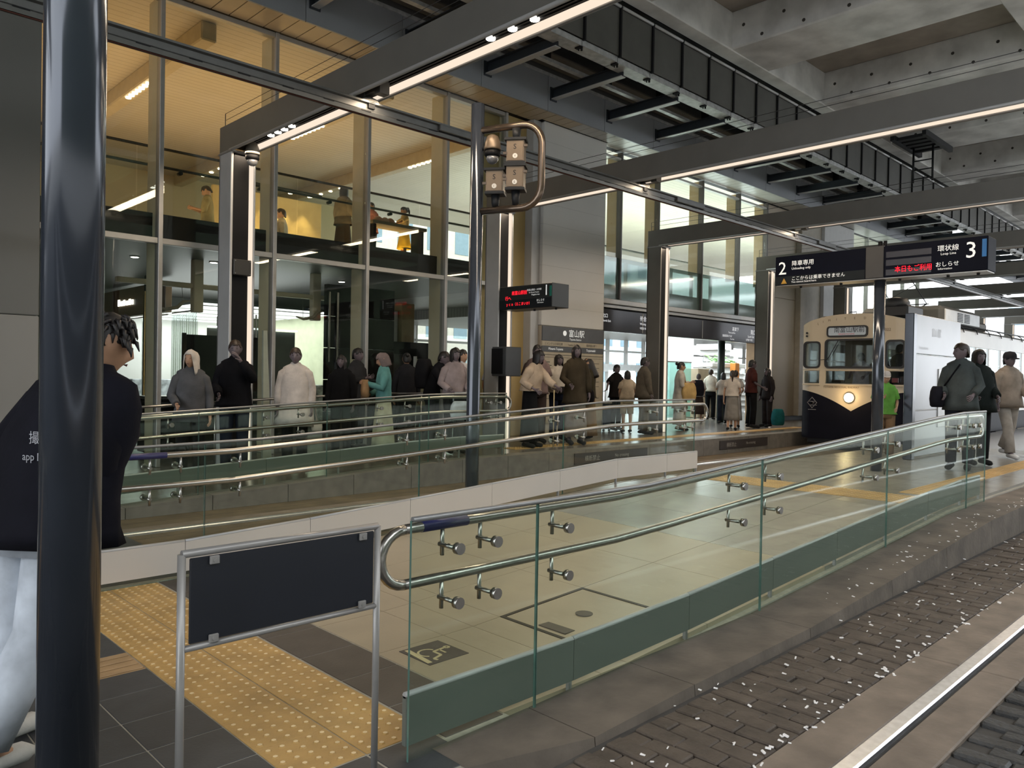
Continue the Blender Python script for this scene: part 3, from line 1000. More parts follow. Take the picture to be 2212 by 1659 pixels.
# bright partition with wall washers, counter and seats
pt = thing('hall_partition', (8.8, 17, 3.7), 'cream partition washed by small spotlights, behind the seated visitor in the upper hall', 'partition')
MB().cbox(7.2, 9.9, 16.9, 17.0, 3.7, 5.62, .01).build('panel', mat('yellow_cream_wall', (0.62, 0.49, 0.22), 0.6), pt)
for k in range(4):
    x = 7.9 + .5 * k
    MB().lathe((x, 16.6, 5.66), [(0.05, 0), (0.05, .06)], 10).build('spot', spot_g, pt)
    lamp('partition_spot', 'SPOT', (x, 16.55, 5.60), 40, (1.0, .75, .35), .05, aim=(x, 16.9, 4.4), spot=1.0)
MB().box(7.4, 9.7, 16.55, 16.65, 5.70, 5.76).build('lamp_track', dark, pt)
ct = thing('hall_counter', (8.9, 12.3, 3.7), 'low grey counter with craft pieces before the girl in the upper hall', 'counter')
MB().cbox(8.1, 9.35, 12.0, 12.45, 4.28, 4.34, .01).build('top', mat('counter_top', (0.30, 0.28, 0.2), 0.5), ct)
for x in (8.15, 9.25):
    MB().cbox(x, x + .06, 12.05, 12.4, 3.7, 4.28, .01).build('leg', dark, ct)
for k, (x, c) in enumerate(((8.35, (.6, .4, .3)), (8.5, (.65, .5, .42)), (8.62, (.5, .3, .22)))):
    t = MB().loft([[(x + r * math.cos(a), 12.2 + r * .7 * math.sin(a), 4.345 + h) for a in [2 * PI * j / 9 for j in range(9)]] for r, h in ((.09, 0), (.11, .03), (.08, .08), (.03, .11))]).build('paper_craft', mat('craft_%d' % k, c, .7))
    tag(t, ['tan', 'pale pink', 'brown'][k] + ' folded paper craft on the low hall counter beside the girl', 'craft')
st = thing('lounge_seat', (7.0, 14.6, 3.7), 'rounded cream lounge seat before the lit partition in the upper hall', 'seat')
MB().lathe((7.80, 15.02, 3.7), [(.34, .0), (.38, .08), (.38, .32), (.32, .385), (.1, .39)], 16).build('seat', hall_w, st)
MB().loft([[(8.5 + r * math.cos(a), 15.3 + r * math.sin(a), z) for a in [PI * .1 + PI * .8 * j / 8 for j in range(9)] for r in (.46,)] + [(8.5 + .36 * math.cos(a), 15.3 + .36 * math.sin(a), z) for a in [PI * .9 - PI * .8 * j / 8 for j in range(9)]] for z in (3.7, 4.5)]).build('backrest', hall_w, st)

# ------------------------------------------------------------------ inside the station: concourse
conc_shade = mat('shaded_slat_ceiling', (0.06, 0.06, 0.055), 0.4, 0, 0.05, 1, lines=(1, 0.12, 0.02, 0.6))  # dark copy of the slat ceiling, the left concourse's shade put into its colour
conc_w = mat('white_concourse_ceiling', (0.5, 0.5, 0.49), 0.4, 0, 0.05, 1, lines=(1, 0.12, 0.02, 0.6))
struct('ceiling_concourse', MB().box(-8, 11.0, 11.5, 19.6, 3.30, 3.355).box(11.0, 13.4, 11.5, 19.6, 3.30, 3.355, 1).box(13.4, 36, 11.65, 19.6, 3.05, 3.355, 1), [conc_shade, conc_w])
struct('wall_concourse_back', MB().box(-8, 13.6, 19.5, 19.7, 0, 3.34), mat('shaded_green_wall', (0.05, 0.056, 0.048), 0.6))  # back wall colour darkened to hold the concourse's shade
struct('wall_concourse_left', MB().box(-8.2, -8, 11.4, 19.7, 0, 3.4), dark)
w5 = thing('window_5', (24, 19.6, 0.3), kind='structure')
for k in range(19):
    x = 13.65 + 1.2 * k
    MB().box(x - .03, x + .03, 19.5, 19.66, .3, 3.3).build('mullion', white_p, w5)
    if k < 18:
        MB().box(x + .03, x + 1.17, 19.58, 19.59, .3, 3.3).build('glass_pane', gl_clear, w5)
MB().box(13.6, 36, 19.52, 19.64, 2.55, 2.62).build('transom', white_p, w5)
MB().box(17.5, 36, 19.3, 19.5, 1.75, 2.05).build('ledge_band', mat('grey_band', (.5, .5, .5), .5), w5)
# recessed downlights of the concourse
for k, (x, y) in enumerate(((6.9, 13.6), (8.2, 13.2), (9.6, 14.2), (10.4, 15.6), (12.0, 16.2), (4.3, 13.0), (5.4, 12.6))):
    t = thing('downlight', (x, y, 3.29), ['small ceiling lamp above the dark wall panel', 'ceiling lamp beside the facade mullion in the concourse', 'bright ceiling lamp right of the dark wall', 'ceiling lamp towards the concourse windows',
              'farthest ceiling lamp before the concourse windows', 'ceiling lamp by the shop front', 'ceiling lamp behind the black portal column'][k], 'lamp', 'round ceiling lamps of the concourse')
    MB().lathe((x, y, 3.285), [(.075, 0), (.075, .02)], 14).build('ring', white_p, t)
    MB().lathe((x, y, 3.280), [(.055, 0), (.055, .01)], 14).build('lens', dl_glow, t)

# shop with a brown fascia, a lit ceiling and clear strip curtains
sh = thing('lit_shop', (5.7, 15.5, .15), 'glowing white shop behind the facade glass with brown sign band and clear strip curtains', 'shop')
MB().cbox(5.62, 5.75, 15.3, 19.0, 2.62, 3.22, .01).build('sign_band', mat('brown_shop_band', (0.20, 0.125, 0.06), 0.4), sh)
for j, (w_, h_) in enumerate(((.10, .14), (.12, .10), (.09, .12), (.12, .09), (.10, .12), (.08, .10))):
    MB().box(5.60, 5.615, 17.95 - .17 * j - w_, 17.95 - .17 * j, 2.86, 2.86 + h_).build('sign_letter', glow('shop_letter', (1, 1, .95), 3.0), sh)
MB().box(5.8, 8.6, 14.0, 19.0, 2.70, 2.74).build('light_ceiling', glow('shop_light_panel', (0.95, 1.0, 1.0), 2.2), sh)
for j in range(6):
    MB().box(5.8, 8.6, 14.0 + j, 14.03 + j, 2.685, 2.70).build('ceiling_rib', white_p, sh)
MB().box(5.75, 8.6, 18.9, 19.0, .15, 2.7).build('back_wall', white_w, sh)
MB().box(8.6, 8.66, 14.0, 19.0, .15, 2.7).build('side_wall', mat('pale_green_wall', (0.52, 0.55, 0.38), .6), sh)
MB().tube([(5.72, 14.0, 2.60), (5.72, 15.2, 2.60)], .015, 6).build('curtain_rod', steel, sh)
MB().tube([(5.80, 15.6, 2.60), (5.80, 18.8, 2.60)], .015, 6).build('curtain_rod', steel, sh)
cur_m = glass('curtain_film', (.80, .84, .84), .10, .4, .12, 3.0, .22, (.72, .76, .76))
for y0 in (14.02, 14.32, 14.62, 14.92, 15.75, 16.1, 16.5):
    m = MB()
    m.loft([[(5.72 + .025 * math.sin(k * 1.9), y0 + .27 * k / 10, z) for k in range(11)] for z in (.8 if y0 < 15.5 else .3, 2.56)], 0, False, True, False)
    m.build('curtain', cur_m, sh)
MB().cbox(5.9, 8.4, 17.9, 18.4, .15, 1.3, .01).build('display_counter', mat('shop_display', (.35, .38, .4), .5, 0, .5, 9), sh)
for j in range(3):
    MB().cbox(6.6, 8.55, 14.3 + 1.2 * j, 14.9 + 1.2 * j, .15, 1.25, .01).build('shelf_unit', mat('shop_shelf', (.45, .46, .46), .5, 0, .6, 12), sh)
t = thing('shop_post', (5.35, 14.0, .15), 'dark post with gold glints at the shop corner behind the facade glass', 'post')
MB().cbox(5.30, 5.42, 15.4, 15.5, .15, 3.3, .01).build('post', dark, t)
MB().cbox(5.285, 5.30, 15.4, 15.5, .8, 3.0, .004).build('gilt_edge', mat('gilt', (.5, .33, .12), .3, .8), t)
t = thing('timber_frame', (5.6, 12.6, 2.9), 'cream timber bar with short posts hung under the concourse ceiling', 'frame')
MB().cbox(3.9, 9.0, 12.55, 12.65, 2.83, 2.91, .01).build('bar', cream, t)
for x in (5.05, 7.2):
    MB().cbox(x, x + .16, 12.53, 12.67, 2.45, 3.30, .01).build('post', cream, t)
# bent wood lamp pieces under the bar
for k, x in enumerate((4.5, 6.9)):
    dw = thing('driftwood', (x + .2, 12.55, 2.45), ['pale driftwood branch hung by the shop curtains', 'pale curved driftwood branch hung left of the tall black wall'][k], 'branch')
    MB().cyl((x + .12, 12.56, 2.46), (x + .12, 12.59, 2.84), .004, 4).build('hanging_wire', steel, dw)
    MB().cyl((x + .38, 12.52, 2.60), (x + .38, 12.58, 2.84), .004, 4).build('hanging_wire', steel, dw)
    MB().tube([(x, 12.6, 2.50), (x + .12, 12.55, 2.46), (x + .28, 12.5, 2.50), (x + .38, 12.5, 2.60), (x + .48, 12.5, 2.62)], [.012, .025, .03, .028, .01], 8).build('branch', mat('pale_driftwood', (.55, .50, .38), .6), dw)

# black display walls, boards and counters behind the glass
t = thing('black_wall_panel', (8.0, 12.2, .2), 'tall black board wall with thin lines, behind the middle facade mullion', 'wall panel')
for j in range(5):
    MB().cbox(7.28, 8.75, 12.2, 12.3, .25 + .57 * j, .81 + .57 * j, .006).build('board', black, t)
MB().cbox(7.30, 7.33, 12.15, 12.2, 1.7, 2.95, .004).build('bright_edge', steel, t)
MB().cbox(7.46, 7.50, 12.15, 12.2, 1.7, 2.95, .004).build('bright_edge', steel, t)
t = thing('black_screen', (5.0, 12, .15), 'low black screen with a steel end post, left of the first black column', 'screen')
MB().cbox(4.72, 5.9, 12.0, 12.06, .15, 2.06, .01).build('panel', black, t)
MB().cyl((4.70, 12.0, .15), (4.70, 12.0, 2.08), .035, 10).build('post', steel, t)
t = thing('beige_panel', (6.6, 13.8, .2), 'pale green wall panel with small print, seen left of the black portal column', 'panel')
MB().cbox(6.0, 7.1, 13.75, 13.85, .2, 2.5, .01).build('panel', mat('pale_green_panel', (.50, .53, .36), .6), t)
t = thing('glass_stand', (6.2, 12.2, .2), 'tall narrow steel framed glass stand behind the white dressed woman', 'stand')
for x in (5.95, 6.15):
    MB().cbox(x, x + .02, 12.2, 12.22, .2, 2.45, .003).build('upright', steel, t)
MB().box(5.97, 6.15, 12.205, 12.212, .9, 2.4).build('glass_pane', gl_clear, t)
t = thing('service_counter', (6.5, 12.9, .2), 'dark service counter with steel rim behind the facade glass', 'counter')
MB().cbox(4.4, 7.1, 12.7, 13.1, .2, 1.05, .01).build('body', dark, t)
MB().cbox(4.38, 7.12, 12.65, 13.12, 1.05, 1.09, .006).build('top', steel, t)
t = thing('glass_screen', (6.5, 13.2, .2), 'wide grey glass screen with a bright white rail behind the service counter', 'screen')
for k in range(2):
    MB().cbox(5.6 + .85 * k, 6.42 + .85 * k, 13.3, 13.32, .2, 2.25, .004).build('glass_panel', mat('grey_screen', (.20, .215, .20), .2, 0, .15, 2), t)
MB().box(5.6, 7.3, 13.25, 13.29, 2.26, 2.29).build('rail', glow('tube_light', (.9, 1, .98), 1.5), t)
t = thing('notice_board', (9.4, 11.6, .2), 'beige notice board with white edge behind the people at the facade', 'board')
MB().cbox(9.05, 9.95, 11.9, 11.95, .9, 1.80, .006).build('board', mat('beige_board', (.36, .33, .22), .6), t)
MB().cbox(9.03, 9.06, 11.88, 11.96, .3, 1.85, .004).build('edge', white_p, t)
t = thing('grey_cabinet', (9.2, 12.4, .2), 'dark grey cabinet right of the tall black wall', 'cabinet')
MB().cbox(8.8, 9.9, 12.6, 13.0, .3, 2.15, .01).build('body', dark, t)
MB().cbox(8.85, 9.35, 12.585, 12.6, .8, 1.9, .004).build('door', mat('slate_door', (.05, .055, .06), .4), t)
t = thing('concourse_column', (11.7, 16, .3), 'square tan concourse column seen through the glass by the signal pole', 'column')
MB().cbox(11.7, 12.1, 16.0, 16.4, .3, 3.3, .01).build('shaft', mat('tan_column', (.36, .25, .11), .5), t)
MB().cbox(10.7, 11.65, 16.1, 16.2, 2.0, 3.1, .01).build('white_board', white_w, t)
t = thing('leaning_board', (5.5, 10.75, .2), 'tall narrow pale board leaning against the facade mullion behind the woman in white', 'board')
m = MB()
m.hexa([(5.28, 10.55, .22), (5.42, 10.55, .22), (5.42, 10.60, .22), (5.28, 10.60, .22), (5.50, 11.02, 2.13), (5.56, 11.02, 2.13), (5.56, 11.07, 2.13), (5.50, 11.07, 2.13)])
m.build('board', mat('sage_board', (.28, .31, .25), .5), t)

# bright concourse behind the right bay
MAT_or = mat('orange_slat', (0.55, 0.24, 0.07), 0.55, 0, 0.15, 6)
t = thing('slatted_screen', (18.9, 13.4, .3), 'orange timber slat screen left of the third portal column', 'screen')
for k in range(14):
    MB().cbox(18.7, 19.25, 13.5, 13.55, 1.9 + .085 * k, 1.975 + .085 * k, .006).build('slat', MAT_or, t)
struct('wall_white', MB().cbox(21.5, 22.9, 14.6, 14.8, .3, 3.05, .01), white_w)
t = thing('staircase', (25.4, 14, .3), 'pale staircase climbing inside the bright concourse by the exit sign end', 'stairs')
for k in range(12):
    MB().cbox(24.0 + .24 * k, 24.3 + .24 * k, 14.0, 15.2, 2.55 - .20 * k, 2.75 - .20 * k, .006).build('step', dark if k % 1 else white_p, t)
m = MB()
for k in range(12):
    m.box(24.0 + .24 * k, 24.24 + .24 * k, 13.95, 14.0, 2.52 - .2 * k, 2.70 - .2 * k)
m.build('stringer', white_w, t)
struct('wall_tan', MB().cbox(21.0, 21.26, 11.25, 11.6, .3, 3.05, .01), mat('warm_tan_wall', (.46, .30, .17), .5))
t = thing('shop_poster', (20.7, 15.8, .3), 'white poster board with red lettering in the concourse behind the man in grey', 'poster')
MB().cbox(20.1, 21.5, 16.0, 16.05, .9, 1.75, .006).build('board', white_w, t)
for x in (20.15, 21.4):
    MB().cbox(x, x + .05, 16.01, 16.05, .29, .9, .004).build('leg', alu, t)
MB().text('コンコース案内', (20.18, 15.995, 1.45), (1, 0, 0), (0, 0, 1), .16).build('lettering', mat('red_print', (.55, .05, .03), .5), t)
m = MB()
for k in range(3):
    m.box(20.2 + .4 * k, 20.5 + .4 * k, 15.99, 15.998, 1.0, 1.3)
m.build('picture', mat('grey_print', (.3, .3, .3), .5), t)
t = thing('dark_post', (19.6, 12.4, .3), 'dark green round post standing under the exit sign', 'post')
MB().cyl((19.62, 11.6, .3), (19.62, 11.6, 3.05), .10, 12).build('shaft', mat('dark_green_post', (.018, .026, .02), .4), t)
t = thing('glass_gate', (19.7, 12.9, .3), 'pale green glass screen in the concourse behind the woman with the tan bag', 'screen')
for k in range(3):
    MB().box(18.8 + .6 * k, 19.38 + .6 * k, 13.2, 13.215, .35, 2.0).build('glass_pane', glass('aqua_glass', (.70, .93, .90), .06, .4, .05, 3, .3, (.5, .8, .78)), t)
MB().cbox(18.8, 20.6, 13.19, 13.23, 2.0, 2.04, .004).build('rail', alu, t)
t = thing('sales_stall', (22.6, 13.4, .3), 'cluttered sales stall with white canopy and flowers behind the queue', 'stall')
MB().cbox(21.8, 23.9, 13.2, 13.8, 1.9, 2.05, .02).build('canopy', white_w, t)
MB().cbox(21.0, 21.7, 13.2, 13.8, .3, 1.85, .02).build('cabinet', mat('tan_cabinet', (.30, .24, .16), .5), t)
MB().cbox(21.9, 23.6, 13.2, 13.8, .3, 1.3, .02).build('counter', mat('stall_counter', (.35, .3, .24), .5, 0, .5, 8), t)
MB().cbox(22.7, 22.95, 12.9, 13.1, 1.4, 2.05, .01).build('orange_flag', mat('orange_flag', (.62, .22, .03), .6), t)
m = MB()
for k in range(26):
    a, b, c = random.uniform(22.2, 23.4), random.uniform(13.2, 13.7), random.uniform(2.05, 2.3)
    m.obox((a, b, c), (.07, .02, .01), (-.02, .05, .02), (0, .0, .015))
tag(m.build('leaves', mat('stall_green', (.16, .32, .10), .6), t), kind='stuff')

# long dark exit sign over the opening
es = thing('exit_sign', (17, 11, 2.5), 'long dark exit sign with white arrow and lettering under the right bay', 'sign')
MB().cbox(13.47, 20.76, 10.98, 11.16, 2.55, 3.05, .01).build('box', mat('slate_sign', (0.045, 0.045, 0.055), 0.22, 0.2, 0.06, 3), es)
m = MB()
FR = dict(u=(1, 0, 0), v=(0, 0, 1))
m.text('南口', (20.10, 10.975, 2.80), (1, 0, 0), (0, 0, 1), .15).text('South Exit', (19.95, 10.975, 2.70), (1, 0, 0), (0, 0, 1), .085).text('남쪽출구 南口', (19.85, 10.975, 2.61), (1, 0, 0), (0, 0, 1), .065)
m.text('高架下', (19.1, 10.975, 2.85), (1, 0, 0), (0, 0, 1), .12).text('Tram and Bus', (18.9, 10.975, 2.77), (1, 0, 0), (0, 0, 1), .065)
m.text('路面電車のりば', (18.6, 10.975, 2.67), (1, 0, 0), (0, 0, 1), .07).text('Tram Stop', (19.0, 10.975, 2.60), (1, 0, 0), (0, 0, 1), .05)
m.text('待合室', (14.9, 10.975, 2.86), (1, 0, 0), (0, 0, 1), .13).text('Waiting room', (14.9, 10.975, 2.76), (1, 0, 0), (0, 0, 1), .075).text('대합실 候车室', (14.9, 10.975, 2.66), (1, 0, 0), (0, 0, 1), .06)
m.text('北口', (13.5, 10.975, 2.86), (1, 0, 0), (0, 0, 1), .10).text('North Exit', (13.5, 10.975, 2.76), (1, 0, 0), (0, 0, 1), .07)
m.build('lettering', glow('lit_lettering', (1, 1, 1), .9), es)
m = MB()
for q in ([(20.42, 2.835), (20.42, 2.80), (20.66, 2.80), (20.66, 2.835)], [(20.55, 2.93), (20.59, 2.93), (20.71, 2.8175), (20.65, 2.8175)], [(20.65, 2.8175), (20.71, 2.8175), (20.59, 2.70), (20.55, 2.70)]):
    m.prism(q, (0, 10.972, 0), (1, 0, 0), (0, 0, 1), (0, .004, 0))
m.build('arrow', glow('lit_lettering', (1, 1, 1), .9), es)
for x in (15.0, 17.6):
    MB().box(x, x + .02, 10.972, 10.98, 2.57, 3.03).build('seam', grey_l, es)

# ------------------------------------------------------------------ glass railings


def railing(name, label, Y, side, joints, zf, kick, stand, rail_x, uend, sleeve, rail_top=.885, rail_low=.665, kick_z=(.02, .235), glass_low=-.055, top=.935, top_bar=True):
    """side: +1 when the handrail stands on the +y side of the glass"""
    t = thing(name, (joints[0], Y, zf(joints[0])), label, 'railing')
    for a, b in zip(joints[:-1], joints[1:]):
        n = max(1, round((b - a) / .8))
        m = MB()
        for i in range(n):
            x0, x1 = lerp(a, b, i / n) + (.004 if i == 0 else 0), lerp(a, b, (i + 1) / n) - (.004 if i == n - 1 else 0)
            p = [(x0, Y - .006, zf(x0) + glass_low), (x1, Y - .006, zf(x1) + glass_low), (x1, Y + .006, zf(x1) + glass_low), (x0, Y + .006, zf(x0) + glass_low),
                 (x0, Y - .006, zf(x0) + top), (x1, Y - .006, zf(x1) + top), (x1, Y + .006, zf(x1) + top), (x0, Y + .006, zf(x0) + top)]
            q = len(m.v)
            m.v += p
            m.face((q + 0, q + 1, q + 5, q + 4), 0); m.face((q + 2, q + 3, q + 7, q + 6), 0)
            m.face((q + 4, q + 5, q + 6, q + 7), 1); m.face((q + 0, q + 3, q + 2, q + 1), 1)
            if i == 0: m.face((q + 3, q + 0, q + 4, q + 7), 1)
            if i == n - 1: m.face((q + 1, q + 2, q + 6, q + 5), 1)
        m.build('glass_pane', [gl_rail, gl_edge], t)
    xs_ = [joints[0] + .01 + (joints[-1] - joints[0] - .02) * k / 10 for k in range(11)]
    if top_bar:
        MB().tube([(x, Y, zf(x) + top + .004) for x in xs_], .012, 6).build('top_edge_bar', alu, t)
    # kick panels with posts, each panel its own piece
    kx = joints[0] + .02
    yk = Y + side * .05
    pieces = []
    while kx < joints[-1] - .05:
        pieces.append((kx, min(kx + 1.0, joints[-1] - .01)))
        kx += 1.0
    for a, b in pieces:
        z0, z1 = kick_z
        MB().hexa([(a + .002, yk - .012, zf(a) + z0), (b - .002, yk - .012, zf(b) + z0), (b - .002, yk + .012, zf(b) + z0), (a + .002, yk + .012, zf(a) + z0),
                   (a + .002, yk - .012, zf(a) + z1), (b - .002, yk - .012, zf(b) + z1), (b - .002, yk + .012, zf(b) + z1), (a + .002, yk + .012, zf(a) + z1)]).build('kick_panel', kick, t)
        MB().tube([(a + .002, yk, zf(a) + z1 + .004), (b - .002, yk, zf(b) + z1 + .004)], .013, 6).build('kick_cap', grey_l, t)
        MB().box(b - .03, b - .01, yk - .01, yk + .01, zf(b) - .01, zf(b) + z0 + .01).build('foot', alu, t)
    yr = Y + side * .085
    R = (rail_top - rail_low) / 2
    for zz in (rail_top, rail_low):
        x = rail_x[0]
        pts = []
        while x < rail_x[1]:
            pts.append((x, yr, zf(x) + zz))
            x += .45
        pts.append((rail_x[1], yr, zf(rail_x[1]) + zz))
        MB().tube(pts, .021, 12).build('handrail', steel, t)
    for end, xe in ((0, rail_x[0]), (1, rail_x[1])):
        if uend[end]:
            s_ = -1 if end == 0 else 1
            c = zf(xe) + (rail_top + rail_low) / 2
            MB().tube([(xe + s_ * R * math.sin(a), yr, c + R * math.cos(a)) for a in [PI * k / 12 for k in range(13)]], .021, 12).build('rail_bend', steel, t)
    for x in stand:
        for zz in (rail_top, rail_low):
            z = zf(x) + zz - .085
            MB().cyl((x, Y - side * .035, z), (x, Y - side * .008, z), .024, 14).build('glass_knob', steel, t)
            MB().cyl((x, Y + side * .008, z), (x, yr + side * .018, z), .0105, 8).cyl((x, yr, z - .045), (x, yr, z + .072), .009, 8).build('rail_bracket', steel, t)
    if sleeve:
        a, b = sleeve
        MB().tube([(a, yr, zf(a) + rail_top), ((a + b) / 2, yr, zf((a + b) / 2) + rail_top), (b, yr, zf(b) + rail_top)], .0225, 12).build('guide_sleeve', mat('blue_guide_sleeve', (0.012, 0.014, 0.10), 0.4), t)
    return t


kick_w = mat('off_white_kick_panel', (0.60, 0.565, 0.52), 0.4, 0.1, 0.03, 2)
kick_g = mat('grey_green_kick_panel', (0.15, 0.165, 0.148), 0.4, 0.2, 0.05, 2)
zR = lambda x: zr(x, 2.4)
zM = lambda x: zr(x, 5.65)
railing('glass_railing', 'nearest glass ramp railing, with round steel knobs, standing on the kerb beside the brown pavers', 2.40, 1, [1.81, 2.52, 4.58, 6.69, 8.85, 9.49], zR, kick_g,
        [2.04, 2.25, 2.71, 4.32, 4.78, 6.40, 6.86, 8.51, 9.0, 9.21], (1.845, 9.60), (1, 1), (1.93, 2.17), kick_z=(.04, .235))
rm = railing('glass_railing', 'middle glass ramp railing with off-white base panels and a rounded rail end', 5.66, -1, [0.2, 2.38, 4.36, 6.33, 8.28, 8.93], zM, kick_w,
        [1.0, 1.96, 2.17, 2.61, 4.155, 4.59, 6.14, 6.57, 7.95, 8.56, 8.75], (0.3, 8.98), (0, 1), (1.5, 2.07), rail_top=.905, rail_low=.69, kick_z=(.06, .272), glass_low=.0, top=.958)
railing('glass_railing', 'far glass ramp railing in front of the waiting passengers, with a green tinted base band', 8.50, 1, [0.3, 1.9, 3.5, 5.1, 6.7, 8.2], z3, kick_g,
        [1.2, 2.6, 3.2, 4.3, 4.75, 5.9, 6.35, 7.5, 7.85, 8.05], (0.3, 8.26), (0, 1), None, rail_top=.885, rail_low=.675, kick_z=(.12, .30), glass_low=0, top=.935)
br = thing('facade_handrail', (5, 10.55, .2), 'low double steel handrail running along the facade behind the waiting passengers', 'handrail')
for zz in (.88, .76):
    MB().tube([(2.6, 10.62, z3(2.6) + zz), (4, 10.62, z3(4) + zz), (6, 10.62, z3(6) + zz), (7.5, 10.62, .3 + zz), (8.3, 10.62, .3 + zz)], .019, 10).build('handrail', steel, br)
for x in (3.2, 4.6, 6.0, 7.4, 8.2):
    MB().cyl((x, 10.62, z3(x)), (x, 10.62, z3(x) + .88), .015, 8).build('post', steel, br)

# ------------------------------------------------------------------ near pole, barrier, signal pole
np_ = thing('near_pole', (0.645, 2.45, 0), 'thick glossy blue grey pole standing closest to the camera', 'pole')
MB().lathe((0.645, 2.45, 0), [(.0795, -.02), (.0795, 5.2)], 40).build('shaft', polepaint, np_)
MB().lathe((0.645, 2.45, 0), [(.082, 0.0), (.082, .02)], 40).build('foot_ring', steel_d, np_)
bf = thing('barrier_frame', (1.28, 2.36, 0), 'pale tubular barrier frame holding a blank navy plate beside the ramp entrance', 'barrier')
tb_ = mat('pale_tube_paint', (0.29, 0.28, 0.27), 0.35, 0.3, 0.05, 8)
for x in (0.925, 1.632):
    MB().tube([(x, 2.36, -.02), (x, 2.36, .945)], .0125, 12).build('leg', tb_, bf)
MB().tube([(.925, 2.36, .945), (1.632, 2.36, .945)], .0125, 12).build('top_rail', tb_, bf)
MB().tube([(.925, 2.36, .655), (1.632, 2.36, .655)], .0105, 12).build('lower_rail', tb_, bf)
MB().cbox(.948, 1.612, 2.352, 2.362, .668, .930, .003).build('navy_plate', mat('navy_plate', (0.009, 0.011, 0.017), 0.35, 0, 0.1, 4), bf)
for x in (1.005, 1.545):
    for z in (.918, .675):
        MB().cbox(x, x + .030, 2.340, 2.350, z - .013, z + .013, .002).cyl((x + .015, 2.337, z), (x + .015, 2.341, z), .006, 8).build('clip', tb_, bf)

sp = thing('signal_pole', (5.13, 5.80, 0), 'slim dark pole behind the middle railing with a bent tube loop at its top', 'pole')
MB().lathe((5.13, 5.80, 0), [(.068, -.05), (.068, 1.0), (.066, 1.02), (.066, 4.19), (.05, 4.2)], 24).build('shaft', polepaint, sp)
ld = Vector((.344, -.938, 0)).normalized()
P0 = Vector((5.13, 5.80, 0))
brz = mat('bronze_loop', (0.16, 0.12, 0.09), 0.25, 0.8, 0.05, 8)


def lp(s, z):
    return P0 + ld * s + Vector((0, 0, z))


zb0, zb1, Ls, rr = 3.13, 3.93, .70, .20
pts = [lp(.05, zb1), lp(Ls - rr, zb1)]
pts += [lp(Ls - rr + rr * math.sin(a), zb1 - rr + rr * math.cos(a)) for a in [PI / 2 * k / 6 for k in range(1, 7)]]
pts += [lp(Ls, zb0 + rr)]
pts += [lp(Ls - rr + rr * math.cos(a), zb0 + rr - rr * math.sin(a)) for a in [PI / 2 * k / 6 for k in range(1, 7)]]
pts += [lp(.05, zb0)]
MB().tube(pts, .036, 14).build('loop_tube', brz, sp)
# three signal boxes seen from behind, each on its own stub
sw = Vector((ld.x, ld.y, 0))
sn = Vector((-.80, -.60, 0)).normalized()      # their backs face the ramp entrance
sw = Vector((0.60, -0.80, 0)).normalized()
boxm = mat('bronze_box', (0.17, 0.125, 0.085), 0.4, 0.4, 0.06, 8)


def sigbox(s, z, label, stub, mark):
    c = lp(s, z)
    t = thing('signal_box', tuple(c), label, 'signal', 'signal boxes in the loop of the signal pole')
    up = Vector((0, 0, 1))
    MB().obox(c, sw * .085, sn * .07, up * .105).build('housing', boxm, t)
    MB().obox(c + up * .115, sw * .105, sn * .09, up * .012).build('lid', dark, t)
    MB().obox(c - up * .112, sw * .095, sn * .08, up * .012).build('base_plate', dark, t)
    MB().obox(c + sn * .073, sw * .075, sn * .004, up * .092).build('back_door', boxm, t)
    for i in (-1, 1):
        MB().obox(c + sn * .06 + sw * .098 * i + up * (.05 if i > 0 else -.02), sw * .02, sn * .012, up * .012).build('catch', brz, t)
    m = MB()
    o_ = c + sn * .079
    m.prism([(.024 * math.cos(2 * PI * k / 14), .024 * math.sin(2 * PI * k / 14)) for k in range(14)], o_ - up * .05, sw, up, sn * .002)
    m.build('round_label', mat('white_sticker', (.6, .58, .54), .5), t)
    MB().text(mark, o_ - up * .062 - sw * .009 + sn * .003, sw, up, .03).text('S', o_ + up * .015 - sw * .018 + sn * .001, sw, up, .07).build('marking', dark, t)
    m = MB()
    m.prism([(-.07, -.09), (.07, -.09), (.07, .09), (-.07, .09)], c - sn * .071, sw, up, -sn * .03)
    m.obox(c - sn * .15 + up * .07, sw * .05, sn * .06, up * .006)
    m.build('lamp_visor', dark, t)
    if stub:
        MB().tube([c - up * .12, c - up * .2, c + up * (zb0 - z + .03)], [.045, .04, .03], 12).build('stub', dark, t)
    else:
        MB().tube([c + up * .12, c + up * (zb1 - z - .03)], [.035, .045], 12).build('stub', dark, t)


sigbox(.21, 3.40, 'lower signal box beside the pole, seen from behind in the tube loop', True, 'I')
sigbox(.43, 3.42, 'lower signal box away from the pole, seen from behind in the tube loop', True, 'E')
sigbox(.43, 3.67, 'upper signal box hanging in the tube loop, seen from behind', False, 'Y')


